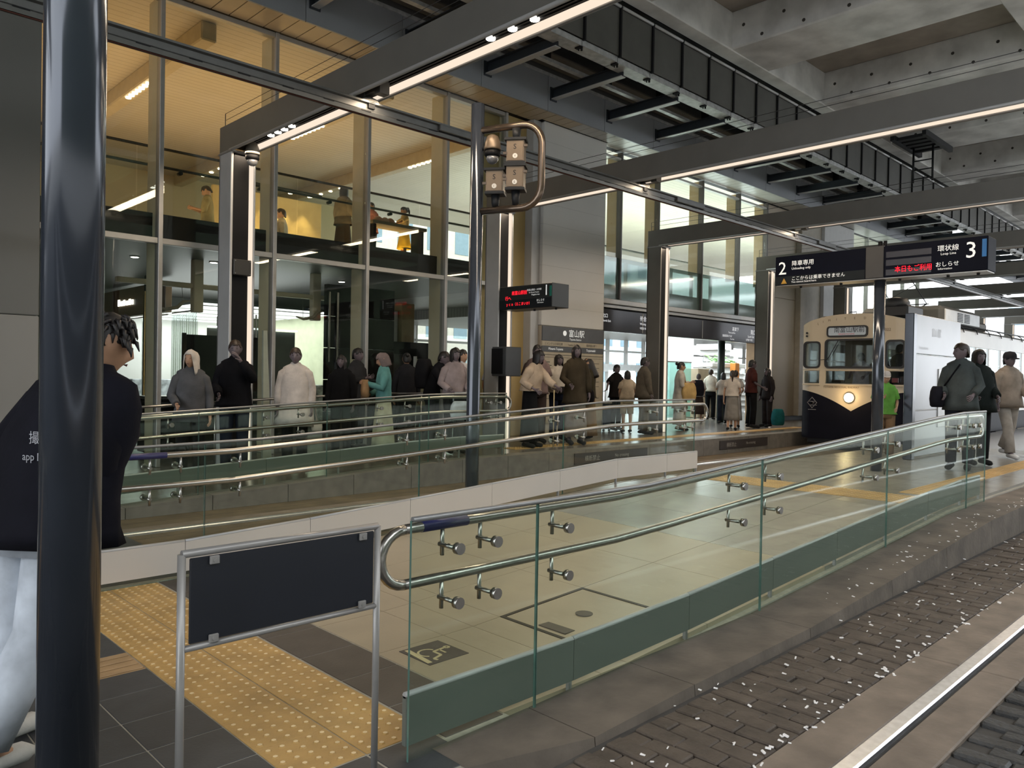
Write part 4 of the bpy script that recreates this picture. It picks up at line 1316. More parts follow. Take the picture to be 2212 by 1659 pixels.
def dome(c, label, s=1.0, arm=None):
    t = thing('dome_camera', c, label, 'camera')
    c = Vector(c)
    MB().lathe(c, [(.03 * s, .17 * s), (.06 * s, .15 * s), (.085 * s, .09 * s), (.095 * s, .02 * s), (.095 * s, .0)], 20).build('hood', boxm if arm else mat('grey_hood', (.20, .18, .15), .4, .3), t)
    MB().lathe(c, [(.085 * s, .0), (.09 * s, -.05 * s), (.075 * s, -.07 * s)], 20).build('collar', black, t)
    MB().lathe(c, [(.07 * s, -.07 * s), (.068 * s, -.10 * s), (.05 * s, -.13 * s), (.02 * s, -.147 * s)], 18).build('lens_dome', mat('smoky_dome', (.25, .25, .26), .08, .3), t)
    if arm is not None:
        MB().tube([c + Vector((0, 0, .06)), Vector(arm)], .018, 8).build('arm', dark, t)
    else:
        MB().cyl(c + Vector((0, 0, .16)), c + Vector((0, 0, .28)), .022, 8).build('stem', dark, t)


dome(tuple(lp(.17, 3.72)), 'bronze hooded dome camera beside the signal pole, inside the tube loop', .9, arm=tuple(lp(.03, 3.74)))
dome((4.70, 9.80, 4.37), 'grey hooded dome camera hanging at the end of the nearest portal beam', 1.0)
jb = thing('junction_box', (4.67, 10.0, 2.89), 'dark square junction box fixed on the first black portal column', 'box')
MB().cbox(4.545, 4.79, 9.97, 10.06, 2.79, 3.0, .008).build('body', mat('dark_box', (.025, .023, .02), .5), jb)
for x in (4.565, 4.77):
    for z in (2.81, 2.98):
        MB().cyl((x, 9.965, z), (x, 9.972, z), .007, 8).build('screw', steel, jb)

# ------------------------------------------------------------------ signs
# platform 1 sign hung from the second portal column
s1 = thing('platform_sign', (9.6, 9.2, 2.66), 'dark hanging sign with a white 1, green stripe and red running text', 'sign', 'platform number signs')
MB().cbox(9.40, 9.82, 8.71, 9.97, 2.66, 3.06, .008).build('box', mat('black_sign_case', (.012, .015, .017), .4, .1), s1)
U1, V1 = (0, -1, 0), (0, 0, 1)
x1 = 9.394
MB().text('1', (x1, 8.90, 2.86), U1, V1, .25).text('南富山駅前・大学前', (x1, 9.29, 2.955), U1, V1, .038).text('for Minami-Toyama', (x1, 9.24, 2.915), U1, V1, .030).text('Daigaku-mae', (x1, 9.18, 2.875), U1, V1, .036).text('おしらせ', (x1, 9.06, 2.77), U1, V1, .046).text('Information', (x1, 9.04, 2.735), U1, V1, .03).build('lettering', sign_w, s1)
MB().text('南富山駅前', (x1, 9.66, 2.91), U1, V1, .075).text('行へ', (x1, 9.82, 2.825), U1, V1, .075).text('ｙｃａ（えこまいか）', (x1, 9.80, 2.725), U1, V1, .062).build('red_text', red_led, s1)
MB().box(x1, 9.399, 8.72, 8.765, 2.84, 3.01).build('green_stripe', mat('teal_stripe', (.01, .16, .12), .4), s1)
MB().box(x1 + .002, 9.399, 8.72, 9.96, 2.67, 2.82).build('lower_band', mat('slate_band', (.014, .017, .020), .5, spec=.1), s1)
for y in (8.8, 9.3):
    MB().cyl((9.6, y, 2.63), (9.6, y, 2.665), .02, 10).build('underside_knob', dark, s1)
tb2 = thing('dark_display_box', (9.3, 9.85, 1.5), 'dark rectangular display box on the black column below the platform 1 sign', 'box')
MB().cbox(9.25, 9.62, 9.62, 9.985, 1.50, 2.01, .01).build('case', mat('slate_case', (.05, .053, .058), .4), tb2)
MB().cbox(9.235, 9.25, 9.70, 9.98, 1.54, 1.98, .004).build('screen', black, tb2)

# platforms 2 and 3 on a pole
s2 = thing('platform_sign', (11.2, 4.16, .27), 'long navy sign for platforms 2 and 3 on a dark pole, with red running text', 'sign', 'platform number signs')
MB().cbox(11.0, 11.36, 4.29, 5.62, 2.93, 3.36, .008).build('left_case', sign_m, s2)
MB().cbox(11.0, 11.36, 2.80, 4.05, 2.93, 3.36, .008).build('right_case', sign_m, s2)
MB().cbox(10.99, 11.37, 4.05, 4.29, 2.93, 3.37, .006).build('hub', mat('hub_grey', (.035, .034, .034), .5), s2)
MB().box(10.996, 11.0, 4.30, 5.61, 2.935, 3.06).build('lower_band', mat('slate_band', (.03, .035, .038)), s2)
MB().lathe((11.18, 4.16, .27), [(.075, -.02), (.075, 2.68)], 20).build('pole', polepaint, s2)
MB().cyl((11.18, 4.165, 3.36), (11.18, 4.165, 3.46), .03, 10).cyl((11.18, 4.10, 3.36), (11.18, 4.10, 3.46), .025, 10).build('pole_cap', black, s2)
MB().box(11.02, 11.34, 2.81, 5.6, 2.918, 2.93).build('underside', mat('pale_underside', (.5, .48, .45), .3, .3), s2)
x2 = 10.992
MB().text('2', (x2, 5.57, 3.09), U1, V1, .27).text('降車専用', (x2, 5.36, 3.21), U1, V1, .085).text('Unloading only', (x2, 5.36, 3.15), U1, V1, .048).text('ここからは乗車できません', (x2, 5.36, 2.995), U1, V1, .066).text('You cannot board here', (x2, 5.36, 2.955), U1, V1, .04).build('lettering', sign_w, s2)
MB().text('3', (x2, 3.06, 3.10), U1, V1, .29).text('環状線', (x2, 3.38, 3.22), U1, V1, .085).text('Loop Line', (x2, 3.34, 3.165), U1, V1, .045).text('おしらせ', (x2, 3.40, 3.02), U1, V1, .07).text('Information', (x2, 3.37, 2.975), U1, V1, .036).build('lettering', sign_w, s2)
m = MB()
m.prism([(0, 0), (.09, 0), (.045, .08)], (x2 - .002, 5.52, 2.95), (0, -1, 0), (0, 0, 1), (.004, 0, 0))
m.build('warning_triangle', mat('amber_triangle', (.45, .25, .03), .5), s2)
MB().text('本日もご利用', (x2, 3.905, 2.995), U1, V1, .092, squeeze=.85).build('red_text', red_led, s2)
for z in (3.24, 3.13, 3.0):
    MB().box(x2 + .004, 11.0, 3.45, 4.02, z - .045, z + .035).build('display_slot', mat('display_slot', (.02, .02, .028), .25), s2)
MB().box(x2, 10.999, 2.815, 2.865, 3.10, 3.32).build('blue_stripe', mat('blue_stripe', (.0, .12, .36), .4), s2)
for y in (5.3, 4.7, 3.9, 3.3, 2.95):
    MB().lathe((11.18, y, 2.905), [(.012, -.012), (.02, 0), (.02, .015)], 8).build('underside_knob', dark, s2)

# station name board on the pale pier
sb = thing('station_board', (12.46, 10.9, .4), 'station name board with grey header and cream route map on the pale pier', 'sign')
MB().box(11.47, 13.45, 10.875, 10.90, 2.245, 2.545).box(11.47, 13.45, 10.875, 10.90, 2.02, 2.135).build('grey_band', mat('board_grey', (.085, .09, .10), .45), sb)
MB().box(11.47, 13.45, 10.878, 10.90, 2.14, 2.24).box(11.47, 13.45, 10.88, 10.90, .55, 2.015).build('cream_field', mat('board_cream', (.46, .40, .30), .5), sb)
m = MB()
m.text('富山駅', (12.27, 10.872, 2.36), FR['u'], FR['v'], .17).text('Toyama Station', (12.3, 10.872, 2.28), FR['u'], FR['v'], .06)
m.prism([(.055 * math.cos(2 * PI * k / 16), .055 * math.sin(2 * PI * k / 16)) for k in range(16)], (12.15, 10.872, 2.42), FR['u'], FR['v'], (0, .003, 0))
m.text('Minami-Toyama', (11.65, 10.872, 2.06), FR['u'], FR['v'], .07).text('Toyamaeki', (12.85, 10.872, 2.06), FR['u'], FR['v'], .07)
m.build('white_lettering', sign_w, sb)
m = MB()
m.text('〈 インテック本社前', (11.52, 10.874, 2.165), FR['u'], FR['v'], .062).text('Toyama Sta.', (12.25, 10.874, 2.165), FR['u'], FR['v'], .055).text('電鉄富山駅 〉', (12.85, 10.874, 2.165), FR['u'], FR['v'], .062)
for j in range(6):
    m.box(11.55, 11.55 + .16 + .05 * (j % 3), 10.876, 10.88, 1.80 - .07 * j, 1.815 - .07 * j)
    m.box(13.1, 13.3, 10.876, 10.88, 1.80 - .1 * j, 1.81 - .1 * j)
m.box(11.5, 13.42, 10.876, 10.88, 1.955, 1.965).box(11.5, 13.42, 10.876, 10.88, 1.905, 1.91).box(11.55, 13.3, 10.876, 10.88, 1.05, 1.06)
m.build('dark_print', mat('dark_print', (.05, .045, .04), .5), sb)
MB().cbox(13.43, 13.45, 10.868, 10.875, .4, 2.5, .004).build('edge_strip', alu, sb)
# ------------------------------------------------------------------ shelter panel on the island
sl = thing('shelter_wall', (14.5, 4.45, .27), 'white shelter wall with a dark post and faint lettering on the island platform', 'shelter')
sh_m = mat('silver_white_panel', (.33, .342, .36), .3, .15, .05, 2)
MB().cbox(13.22, 13.36, 4.38, 4.52, .27, 2.62, .01).build('post', polepaint, sl)
MB().cbox(13.38, 15.75, 4.42, 4.48, 1.98, 2.62, .008).build('header_panel', sh_m, sl)
MB().cbox(13.38, 15.75, 4.42, 4.48, 1.06, 1.97, .008).cbox(13.38, 15.75, 4.42, 4.48, .30, 1.05, .008).build('wall_panel', sh_m, sl)
MB().cbox(14.55, 15.70, 4.405, 4.42, .75, 1.75, .004).build('notice_frame', mat('notice_frame', (.62, .64, .66), .3), sl)
MB().text('富山駅', (14.2, 4.415, 2.30), (1, 0, 0), (0, 0, 1), .16).text('Toyama Station', (13.6, 4.415, 2.06), (1, 0, 0), (0, 0, 1), .07).build('faint_lettering', mat('faint_grey', (.42, .44, .47), .4), sl)

# ------------------------------------------------------------------ tram
tm = thing('tram', (17.2, 6.96, 0), 'cream and navy vintage tram facing the camera with its headlamp lit and pantograph raised', 'tram')
crm = mat('tram_cream', (0.47, 0.40, 0.30), .38, 0, .04, 2)
nav = mat('tram_navy', (0.0045, 0.0045, 0.009), .55, 0, .15, 4, spec=.1)
tw_ = mat('tram_side_white', (.52, .50, .45), .35, 0, .05, 2)
rub = mat('black_rubber', (.01, .01, .012), .5)
YC, HW = 6.96, 1.15
curve = lambda u: .86 + .44 * (1 - (1 - u) ** 1.6)
topz = lambda u: 3.0 - .21 * u ** 2.5
nosex = lambda u: 17.2 + .22 * max(0, u - .80) ** 1.5 * 5
wins = [(.72, 1.08, 1.82, 2.39), (-.58, .58, 1.82, 2.43), (-1.08, -.72, 1.82, 2.39)]
lows = [(.72, 1.08, 1.46, 1.74), (-.58, .58, 1.46, 1.74), (-1.08, -.72, 1.46, 1.74)]
cm, nm_ = MB(), MB()
N_ = 46
edges = sorted(set([round(-HW + 2 * HW * k / N_, 4) for k in range(N_ + 1)] + [e for w in wins for e in w[:2]]))
for a, b in zip(edges[:-1], edges[1:]):
    ua, ub = abs(a) / HW, abs(b) / HW
    xa, xb_ = nosex(ua), nosex(ub)
    mid = (a + b) / 2

    def seg(mb, z0a, z0b, z1a, z1b):
        y0, y1 = YC + a, YC + b
        mb.hexa([(xa, y0, z0a), (xa + .05, y0, z0a), (xb_ + .05, y1, z0b), (xb_, y1, z0b), (xa, y0, z1a), (xa + .05, y0, z1a), (xb_ + .05, y1, z1b), (xb_, y1, z1b)])
    seg(nm_, .22, .22, curve(ua), curve(ub))
    cuts = [w[2:] for w in lows + wins if w[0] <= mid <= w[1]]
    za, zb_ = curve(ua), curve(ub)
    for lo, hi in sorted(cuts):
        seg(cm, za, zb_, lo, lo)
        za = zb_ = hi
    seg(cm, za, zb_, topz(ua), topz(ub))
cm.build('front_upper', crm, tm)
fr_n = nm_.build('front_lower', nav, tm)


def rrect(w, h, r, n=4):
    out = []
    for cx_, cy_, a0 in ((w / 2 - r, h / 2 - r, 0), (-w / 2 + r, h / 2 - r, 90), (-w / 2 + r, -h / 2 + r, 180), (w / 2 - r, -h / 2 + r, 270)):
        for k in range(n + 1):
            a = math.radians(a0 + 90 * k / n)
            out.append((cx_ + r * math.cos(a), cy_ + r * math.sin(a)))
    return out


def frame(y0, y1, z0, z1, x, wd, mt, name, r=.07, dep=.03):
    w, h = y1 - y0, z1 - z0
    A, B = rrect(w + wd, h + wd, r + wd / 2), rrect(w - wd, h - wd, r - wd / 4)
    c = ((y0 + y1) / 2, (z0 + z1) / 2)
    rings = []
    for ring, xx in ((A, x + .01), (A, x - dep), (B, x - dep), (B, x + .01)):
        rings.append([(xx, c[0] - p[0], c[1] + p[1]) for p in ring])
    m = MB()
    n = len(A)
    m.v = [q for r_ in rings for q in r_]
    for i in range(3):
        for j in range(n):
            k = (j + 1) % n
            m.face((i * n + j, i * n + k, (i + 1) * n + k, (i + 1) * n + j), 0, False)
    return m.build(name, mt, tm)


tg = glass('tram_glass', (.72, .75, .75), .07, .4, .02)
for (a, b, z0, z1) in wins:
    f_ = frame(YC + a, YC + b, z0, z1, 17.2 + (.0 if abs(a) < .7 else .02), .04, rub, 'window_frame')
    MB().box(17.215 + (.0 if abs(a) < .7 else .03), 17.22 + (.0 if abs(a) < .7 else .03), YC + a, YC + b, z0, z1).build('glass_pane', tg, f_)
for (a, b, z0, z1) in lows:
    MB().box(17.225, 17.23, YC + a, YC + b, z0, z1).build('lower_pane', tg, tm)
    MB().cbox(17.17, 17.2, YC + a - .02, YC + b + .02, z0 - .04, z0 - .015, .004).cbox(17.18, 17.2, YC + a - .02, YC + b + .02, z1 + .01, z1 + .03, .004).build('sill_strip', crm, tm)
# body sides, floor, roof
for s_, nm2 in ((-1, 'side'), (1, 'side')):
    y = YC + s_ * HW
    ya, yb2 = sorted((y, y - s_ * .05))
    MB().cbox(17.45, 30.5, ya, yb2, .25, .75, .006).build('side_skirt', nav, tm)
    MB().cbox(17.45, 30.5, ya, yb2, .755, 1.48, .006).build('side_panel', tw_, tm)
    MB().cbox(17.45, 30.5, ya, yb2, 2.42, 2.80, .006).build('side_header', tw_ if s_ < 0 else crm, tm)
    for k in range(12):
        x = 17.45 + 1.12 * k
        MB().cbox(x, x + .10, ya - .005, yb2 + .005, 1.48, 2.42, .006).build('pillar', tw_, tm)
        if k < 11:
            MB().box(x + .10, x + 1.12, min(y, y - s_ * .02), max(y, y - s_ * .02), 1.48, 2.42).build('side_glass', tg, tm)
            MB().box(x + .10, x + 1.12, ya + .01, yb2 - .01, 1.98, 2.01).build('window_rail', tw_, tm)
rings = []
for x in (17.2, 17.32, 29.8, 30.4):
    d = .0 if x > 17.25 else -.004
    rings.append([(x if x > 17.25 else nosex(abs(u)) + .0, YC + u * HW, topz(abs(u)) + d + .0) for u in [-1 + .1 * k for k in range(21)]] + [(x if x > 17.25 else nosex(abs(u)), YC + u * HW * .96, topz(abs(u)) - .06 + d) for u in [1 - .1 * k for k in range(21)]])
MB().loft(rings, 0, False, True).build('roof', mat('tram_roof_grey', (.20, .20, .19), .5), tm)
MB().box(17.4, 30.4, YC - 1.1, YC + 1.1, .55, .62).build('floor_deck', dark, tm)
MB().box(18.3, 18.35, YC - .1, YC + .6, .62, 2.7).build('cab_partition', crm, tm)
MB().cbox(17.35, 17.6, YC - .9, YC + .9, 1.3, 1.45, .01).build('dash_desk', mat('dash_grey', (.12, .12, .12), .5), tm)
for k in range(6):
    MB().cbox(19.5 + 1.6 * k, 20.0 + 1.6 * k, YC + .55, YC + 1.05, 1.0, 1.55, .03).build('seat', mat('tram_seat', (.20, .05, .05), .8), tm)
for s_ in (-1, 1):
    for k in range(5):
        MB().lathe((18.6 + 2.4 * k, YC + s_ * .6, .30), [(.30, -.04), (.30, .04)], 20, 0, 'y').build('wheel', dark, tm)
MB().cbox(17.25, 17.45, YC - 1.0, YC + 1.0, .10, .24, .02).build('fender', dark, tm)
hlamp = MB().lathe((17.185, 7.00, 1.155), [(.115, .03), (.125, 0), (.115, -.025)], 24, 0, 'x').build('headlamp', steel, tm)
MB().lathe((17.15, 7.00, 1.155), [(.02, -.02), (.085, -.012), (.105, .015)], 24, 0, 'x').build('lamp_lens', glow('headlamp_glow', (1, .82, .48), 7.0), hlamp)
lamp('headlamp_light', 'POINT', (17.0, 7.0, 1.155), 7, (1, .72, .36), .08)
# destination box, number, fittings and lettering
frame(6.64, 7.50, 2.51, 2.72, 17.19, .035, rub, 'destination_frame', .05)
MB().box(17.175, 17.19, 6.64, 7.50, 2.51, 2.72).build('destination_blind', mat('grey_blind', (.30, .32, .34), .3, emit=(.6, .7, .75), stren=.12), tm)
MB().text('南富山駅前', (17.17, 7.36, 2.60), U1, V1, .135).build('destination_text', black, tm)
MB().text('MINAMI-TOYAMA', (17.17, 7.26, 2.54), U1, V1, .045).build('red_line', mat('red_line', (.5, .04, .04), .5), tm)
m = MB()
for ch, y, z in (('L', 7.74, 2.78), ('I', 7.62, 2.82), ('M', 7.50, 2.845), ('I', 7.32, 2.86), ('T', 7.14, 2.87), ('E', 6.93, 2.875), ('D', 6.72, 2.87)):
    m.text(ch, (17.19, y, z), U1, V1, .07)
m.text('7022', (17.19, 6.32, 2.60), U1, V1, .085).text('TOYAMA REGIONAL RAILWAY', (17.19, 7.58, 1.36), U1, V1, .06, squeeze=.95)
m.build('brown_lettering', mat('brown_letter', (.10, .06, .03), .5), tm)
em = MB()
for q in ([(0, .13), (.115, 0), (.10, 0), (0, .112)], [(0, .13), (0, .112), (-.10, 0), (-.115, 0)], [(-.115, 0), (-.10, 0), (0, -.112), (0, -.13)], [(.115, 0), (0, -.13), (0, -.112), (.10, 0)],
          [(-.085, .035), (.085, .035), (.085, .022), (-.085, .022)], [(-.06, -.05), (.11, -.05), (.11, -.063), (-.06, -.063)], [(-.02, .02), (.06, .0), (-.04, -.05), (.05, -.01)]):
    em.prism(q, (17.198, 7.83, 1.02), U1, V1, (-.012, 0, 0))
em.prism([(-.09, -.165), (.09, -.165), (.09, -.15), (-.09, -.15)], (17.198, 7.83, 1.02), U1, V1, (-.012, 0, 0))
em.build('emblem', mat('pale_emblem', (.16, .15, .16), .5), tm)
m = MB().tube([(17.16, 7.25, 2.42), (17.16, 7.45, 2.05), (17.16, 7.52, 1.98)], .010, 6).tube([(17.15, 7.50, 2.0), (17.15, 7.68, 1.985)], .008, 6)
m.build('wiper', rub, tm)
MB().cbox(17.12, 17.2, 5.97, 6.09, 1.50, 1.60, .006).build('tail_lamp', mat('dark_red_lens', (.07, .008, .01), .3), tm)
MB().lathe((17.2, 7.98, 2.60), [(.025, -.02), (.025, .0)], 10, 0, 'x').lathe((17.2, 7.98, 2.53), [(.025, -.02), (.025, .0)], 10, 0, 'x').build('vent_button', rub, tm)
m = MB().tube([(17.5, 7.0, 3.0), (17.5, 7.0, 3.06), (17.5, 7.15, 3.06), (17.5, 7.15, 3.0)], .012, 6)
m.build('roof_handle', rub, tm)
MB().cbox(17.6, 17.9, 7.62, 7.8, 2.9, 3.0, .01).build('roof_lug', rub, tm)
MB().cbox(17.05, 17.2, 5.78, 5.83, 1.85, 2.3, .01).build('mirror', rub, tm)
# black equipment and pantograph
MB().cbox(18.0, 19.0, 6.1, 6.85, 2.95, 3.22, .04).lathe((18.3, 6.47, 3.22), [(.30, -.1), (.30, .08), (.25, .16), (.1, .19)], 16).build('roof_equipment', rub, tm)
MB().cbox(19.1, 19.3, 6.3, 7.4, 2.97, 3.10, .01).cbox(18.95, 19.7, 6.42, 6.6, 3.0, 3.1, .01).build('pantograph_base', dark, tm)
pg = MB()
for y in (6.5, 7.4):
    pg.tube([(19.2, y, 3.1), (20.6, y - (y - 6.95) * .1, 3.45)], .016, 6).tube([(20.6, y - (y - 6.95) * .1, 3.45), (19.35, y - (y - 6.95) * .2, 4.08)], .012, 6)
pg.tube([(20.6, 6.5, 3.45), (20.6, 7.4, 3.45)], .014, 6).tube([(19.9, 6.5, 3.28), (19.9, 7.4, 3.28)], .012, 6).tube([(19.8, 6.55, 3.85), (20.3, 7.3, 3.6)], .008, 6)
pgo = pg.build('pantograph', rub, tm)
MB().tube([(19.3, 6.25, 3.98), (19.3, 6.38, 4.14), (19.3, 6.55, 4.20), (19.3, 7.5, 4.20), (19.3, 7.68, 4.14), (19.3, 7.8, 3.98)], .016, 8).tube([(19.5, 6.3, 4.02), (19.5, 6.45, 4.17), (19.5, 7.6, 4.17), (19.5, 7.75, 4.02)], .014, 8).build('collector_head', rub, pgo)
ac_ = MB().cbox(20.0, 22.9, 6.0, 7.9, 2.92, 3.36, .10).build('air_conditioner', mat('ac_grey', (.085, .085, .08), .5), tm)
MB().cbox(20.1, 22.85, 5.97, 6.01, 2.97, 3.28, .02).build('vent_cover', mat('ac_white', (.62, .64, .66), .4), ac_)
m = MB()
for i in range(2):
    for j in range(6):
        m.box(21.0 + .55 * i, 21.4 + .55 * i, 5.955, 5.97, 3.02 + .038 * j, 3.04 + .038 * j)
m.build('grille', dark, ac_)
MB().cbox(23.0, 24.0, 6.1, 7.6, 2.92, 3.15, .05).build('roof_box', mat('roof_box_brown', (.09, .075, .06), .6), tm)
m = MB().tube([(20.0, 5.86, 2.92), (30.4, 5.86, 2.92)], .02, 6)
for k in range(9):
    m.tube([(20.6 + 1.1 * k, 5.86, 2.92), (20.8 + 1.1 * k, 5.80, 2.86), (20.9 + 1.1 * k, 5.79, 2.75)], .012, 6)
m.build('roof_rail', rub, tm)

struct('unseen_screen_wall', MB().box(-30, 36, -15, -14, -.1, 11.0), mat('dark_green_screen', (.035, .05, .028), .9, 0, .5, .9))  # unseen dark green wall, added to keep bright sky out of the facade reflections
# ------------------------------------------------------------------ outside at the open far end: trees and pale buildings
lf = [mat('leaf_green_%d' % k, c, .7, 0, .3, 3) for k, c in enumerate(((.16, .22, .06), (.10, .17, .05), (.30, .30, .08)))]
bark = mat('bark', (.09, .06, .04), .9, 0, .3, 6)
rt = random.Random(5)
TLAB = ['leafy tree seen through the tram windows, nearest the shelter', 'yellowish leafy tree seen through the middle tram windows', 'dark leafy tree seen through the rear tram windows', 'leafy tree far beyond the tram, tallest of the row', 'pale leafy tree at the end of the row beyond the tram']
for k, (x, y) in enumerate(((40, 11.5), (43, 13.5), (46, 16), (52, 18.5), (40, 15.5))):
    t = thing('street_tree', (x, y, -.1), TLAB[k], 'tree', 'street trees beyond the tram')
    MB().tube([(x, y, -.1), (x + .1, y, 1.2), (x, y + .1, 2.6)], [.16, .12, .08], 8).build('trunk', bark, t)
    m = MB()
    for i in range(900):
        a, e_ = rt.uniform(0, 2 * PI), rt.uniform(-1, 1)
        r = 1.5 * rt.random() ** .35
        cx_ = Vector((x + r * math.cos(a) * math.sqrt(1 - e_ * e_), y + r * math.sin(a) * math.sqrt(1 - e_ * e_), 2.4 + r * e_ * .9))
        u = Vector((rt.uniform(-1, 1), rt.uniform(-1, 1), rt.uniform(-1, 1))).normalized() * .14
        w = u.cross(Vector((rt.uniform(-1, 1), rt.uniform(-1, 1), rt.uniform(-1, 1)))).normalized() * .09
        b = len(m.v)
        m.v += [tuple(cx_ - u), tuple(cx_ + w), tuple(cx_ + u), tuple(cx_ - w)]
        m.face((b, b + 1, b + 2, b + 3))
    tag(m.build('crown', lf[k % 3], t), kind='stuff')


def building(x0, x1, y0, y1, h, label, col, rows, cols, face='x'):
    t = thing('far_building', ((x0 + x1) / 2, (y0 + y1) / 2, -.1), label, 'building', 'pale buildings outside')
    MB().cbox(x0, x1, y0, y1, -.1, h, .03).build('wall', mat('bld_' + label[:9], col, .7), t)
    wm = mat('far_window', (.22, .34, .42), .2)
    for r in range(rows):
        for c in range(cols):
            z = 1.2 + (h - 2) * r / rows
            if face == 'x':
                y = y0 + (y1 - y0) * (c + .25) / cols
                MB().cbox(x0 - .03, x0 + .02, y, y + (y1 - y0) / cols * .5, z, z + (h - 2) / rows * .55, .01).build('window', wm, t)
            else:
                x = x0 + (x1 - x0) * (c + .25) / cols
                MB().cbox(x, x + (x1 - x0) / cols * .5, y0 - .03, y0 + .02, z, z + (h - 2) / rows * .55, .01).build('window', wm, t)


building(66, 78, 4, 16, 9, 'white building with blue windows beyond the tram roof', (.80, .81, .82), 3, 5)
building(20, 32, 34, 44, 14, 'cream block with blue windows outside the concourse glass', (.75, .72, .64), 5, 6, 'y')
building(34, 50, 36, 44, 18, 'pale blue office block outside the concourse glass', (.62, .72, .78), 6, 8, 'y')
struct('outside_bounce_paving', MB().box(36, 90, -40, 60, -.12, -.09).box(-60, 36, -14, -2.5, -.12, -.015).box(-60, -9, -2.5, 10, -.12, -.015).box(-8, 36, 22.1, 60, -.12, .1), mat('pale_paving', (.55, .54, .52), .8))  # pale paving added outside, mostly unseen, to bounce sky light upward
# ------------------------------------------------------------------ people
skin_d = mat('dusky_skin', (0.135, 0.105, 0.115), .6, 0, .08, 20)
skin_l = mat('warm_skin', (0.42, 0.24, 0.15), .55, 0, .08, 20)
eye_m = mat('dark_eye', (.012, .01, .012), .3)
lip_m = mat('lip', (.16, .07, .07), .5)
hair_k = mat('black_hair', (.010, .008, .008), .5, 0, .3, 30)
hair_b = mat('brown_hair', (.030, .017, .010), .5, 0, .3, 30)
CL = {}


def cloth(c):
    k = 'cloth_%d_%d_%d' % tuple(int(x * 999) for x in c)
    return mat(k, c, .88, 0, .22, 7, .3, 25, spec=.12)


def head_pts():
    """one head: a lat-long grid pulled into brow, nose, mouth, chin and ears; front is +y, centre at 0"""
    V, F = [], []
    nu, nv = 22, 15
    for j in range(nv):
        ph = -PI / 2 + PI * j / (nv - 1)
        for i in range(nu):
            a = 2 * PI * i / nu
            dx, dy, dz = math.cos(ph) * math.sin(a), math.cos(ph) * math.cos(a), math.sin(ph)
            x, y, z = .074 * dx, .094 * dy, .115 * dz
            if z < 0:                                   # jaw narrows towards the chin
                t = -z / .115
                x *= 1 - .34 * t
                y *= 1 - (.30 if dy < 0 else .06) * t
                y += .012 * t
            if dy > .3:
                g = lambda cx, cz, sx, sz: math.exp(-((x - cx) / sx) ** 2 - ((z - cz) / sz) ** 2)
                y += .026 * g(0, -.022, .014, .022) + .008 * g(0, .0, .012, .02) - .010 * (g(.03, .008, .016, .012) + g(-.03, .008, .016, .012)) + .006 * g(0, -.058, .022, .009) + .005 * g(0, .03, .05, .012) + .008 * g(0, -.10, .022, .014)
            if abs(dx) > .93 and -.05 < z < .035:       # ears
                x *= 1.16
                y -= .006
            V.append((x, y, z))
    for j in range(nv - 1):
        for i in range(nu):
            k = (i + 1) % nu
            F.append((j * nu + i, j * nu + k, (j + 1) * nu + k, (j + 1) * nu + i)[::-1])
    return V, F


HV, HF = head_pts()
ARMS = {'down': ((.215, .0, 1.13), (.225, .06, .885)), 'phone': ((.215, .04, 1.13), (.10, .27, 1.20)), 'hold': ((.225, -.02, 1.13), (.17, .21, 1.02)),
        'up': ((.22, .15, 1.22), (.085, .22, 1.44)), 'pocket': ((.228, -.05, 1.15), (.195, .05, .945)), 'fwd': ((.205, .20, 1.20), (.17, .43, 1.12)),
        'side': ((.26, .02, 1.14), (.26, .10, .93)), 'out': ((.36, .10, 1.22), (.50, .22, 1.10))}


class Pose:
    def __init__(s, h, arms=('down', 'down'), lean=0, walk=0.0, sit=False, head=(0, 0), roll=0.0, side=0.0):
        s.roll, s.side = roll, side
        s.k = h / 1.70
        s.lean, s.arms, s.walk, s.sit, s.head = math.radians(lean), arms, walk, sit, head
        s.drop = .46 if sit else 0

    def T(s, p):
        """bend the upper body forward about the hips, then scale to height"""
        x, y, z = p
        y += s.roll * z
        x += s.side * z
        if z > .95 and s.lean:
            t = clamp((z - .95) / .3)
            a = s.lean * t
            dz = z - .95
            y, z = y * math.cos(a) + dz * math.sin(a), .95 + dz * math.cos(a) - y * math.sin(a)
        return Vector((x * s.k, y * s.k, (z - s.drop) * s.k))

    def leg(s, sd):
        if s.sit:
            return [(sd * .09, 0, .90), (sd * .12, .42, .94), (sd * .12, .44, .54)], (sd * .12, .55, .49)
        w = s.walk * sd
        lift = .10 * max(0, -w) / .30 if s.walk else 0
        return [(sd * .088, 0, .90), (sd * .098, .02 + w * .55 + (.05 if w < 0 else 0), .50), (sd * .10, -.01 + w, .085 + lift)], (sd * .11, .13 + w, .035 + lift * .5)

    def arm(s, sd):
        e, w = ARMS[s.arms[0 if sd > 0 else 1]]
        return (sd * .168, 0, 1.395), (sd * e[0], e[1], e[2]), (sd * w[0], w[1], w[2])


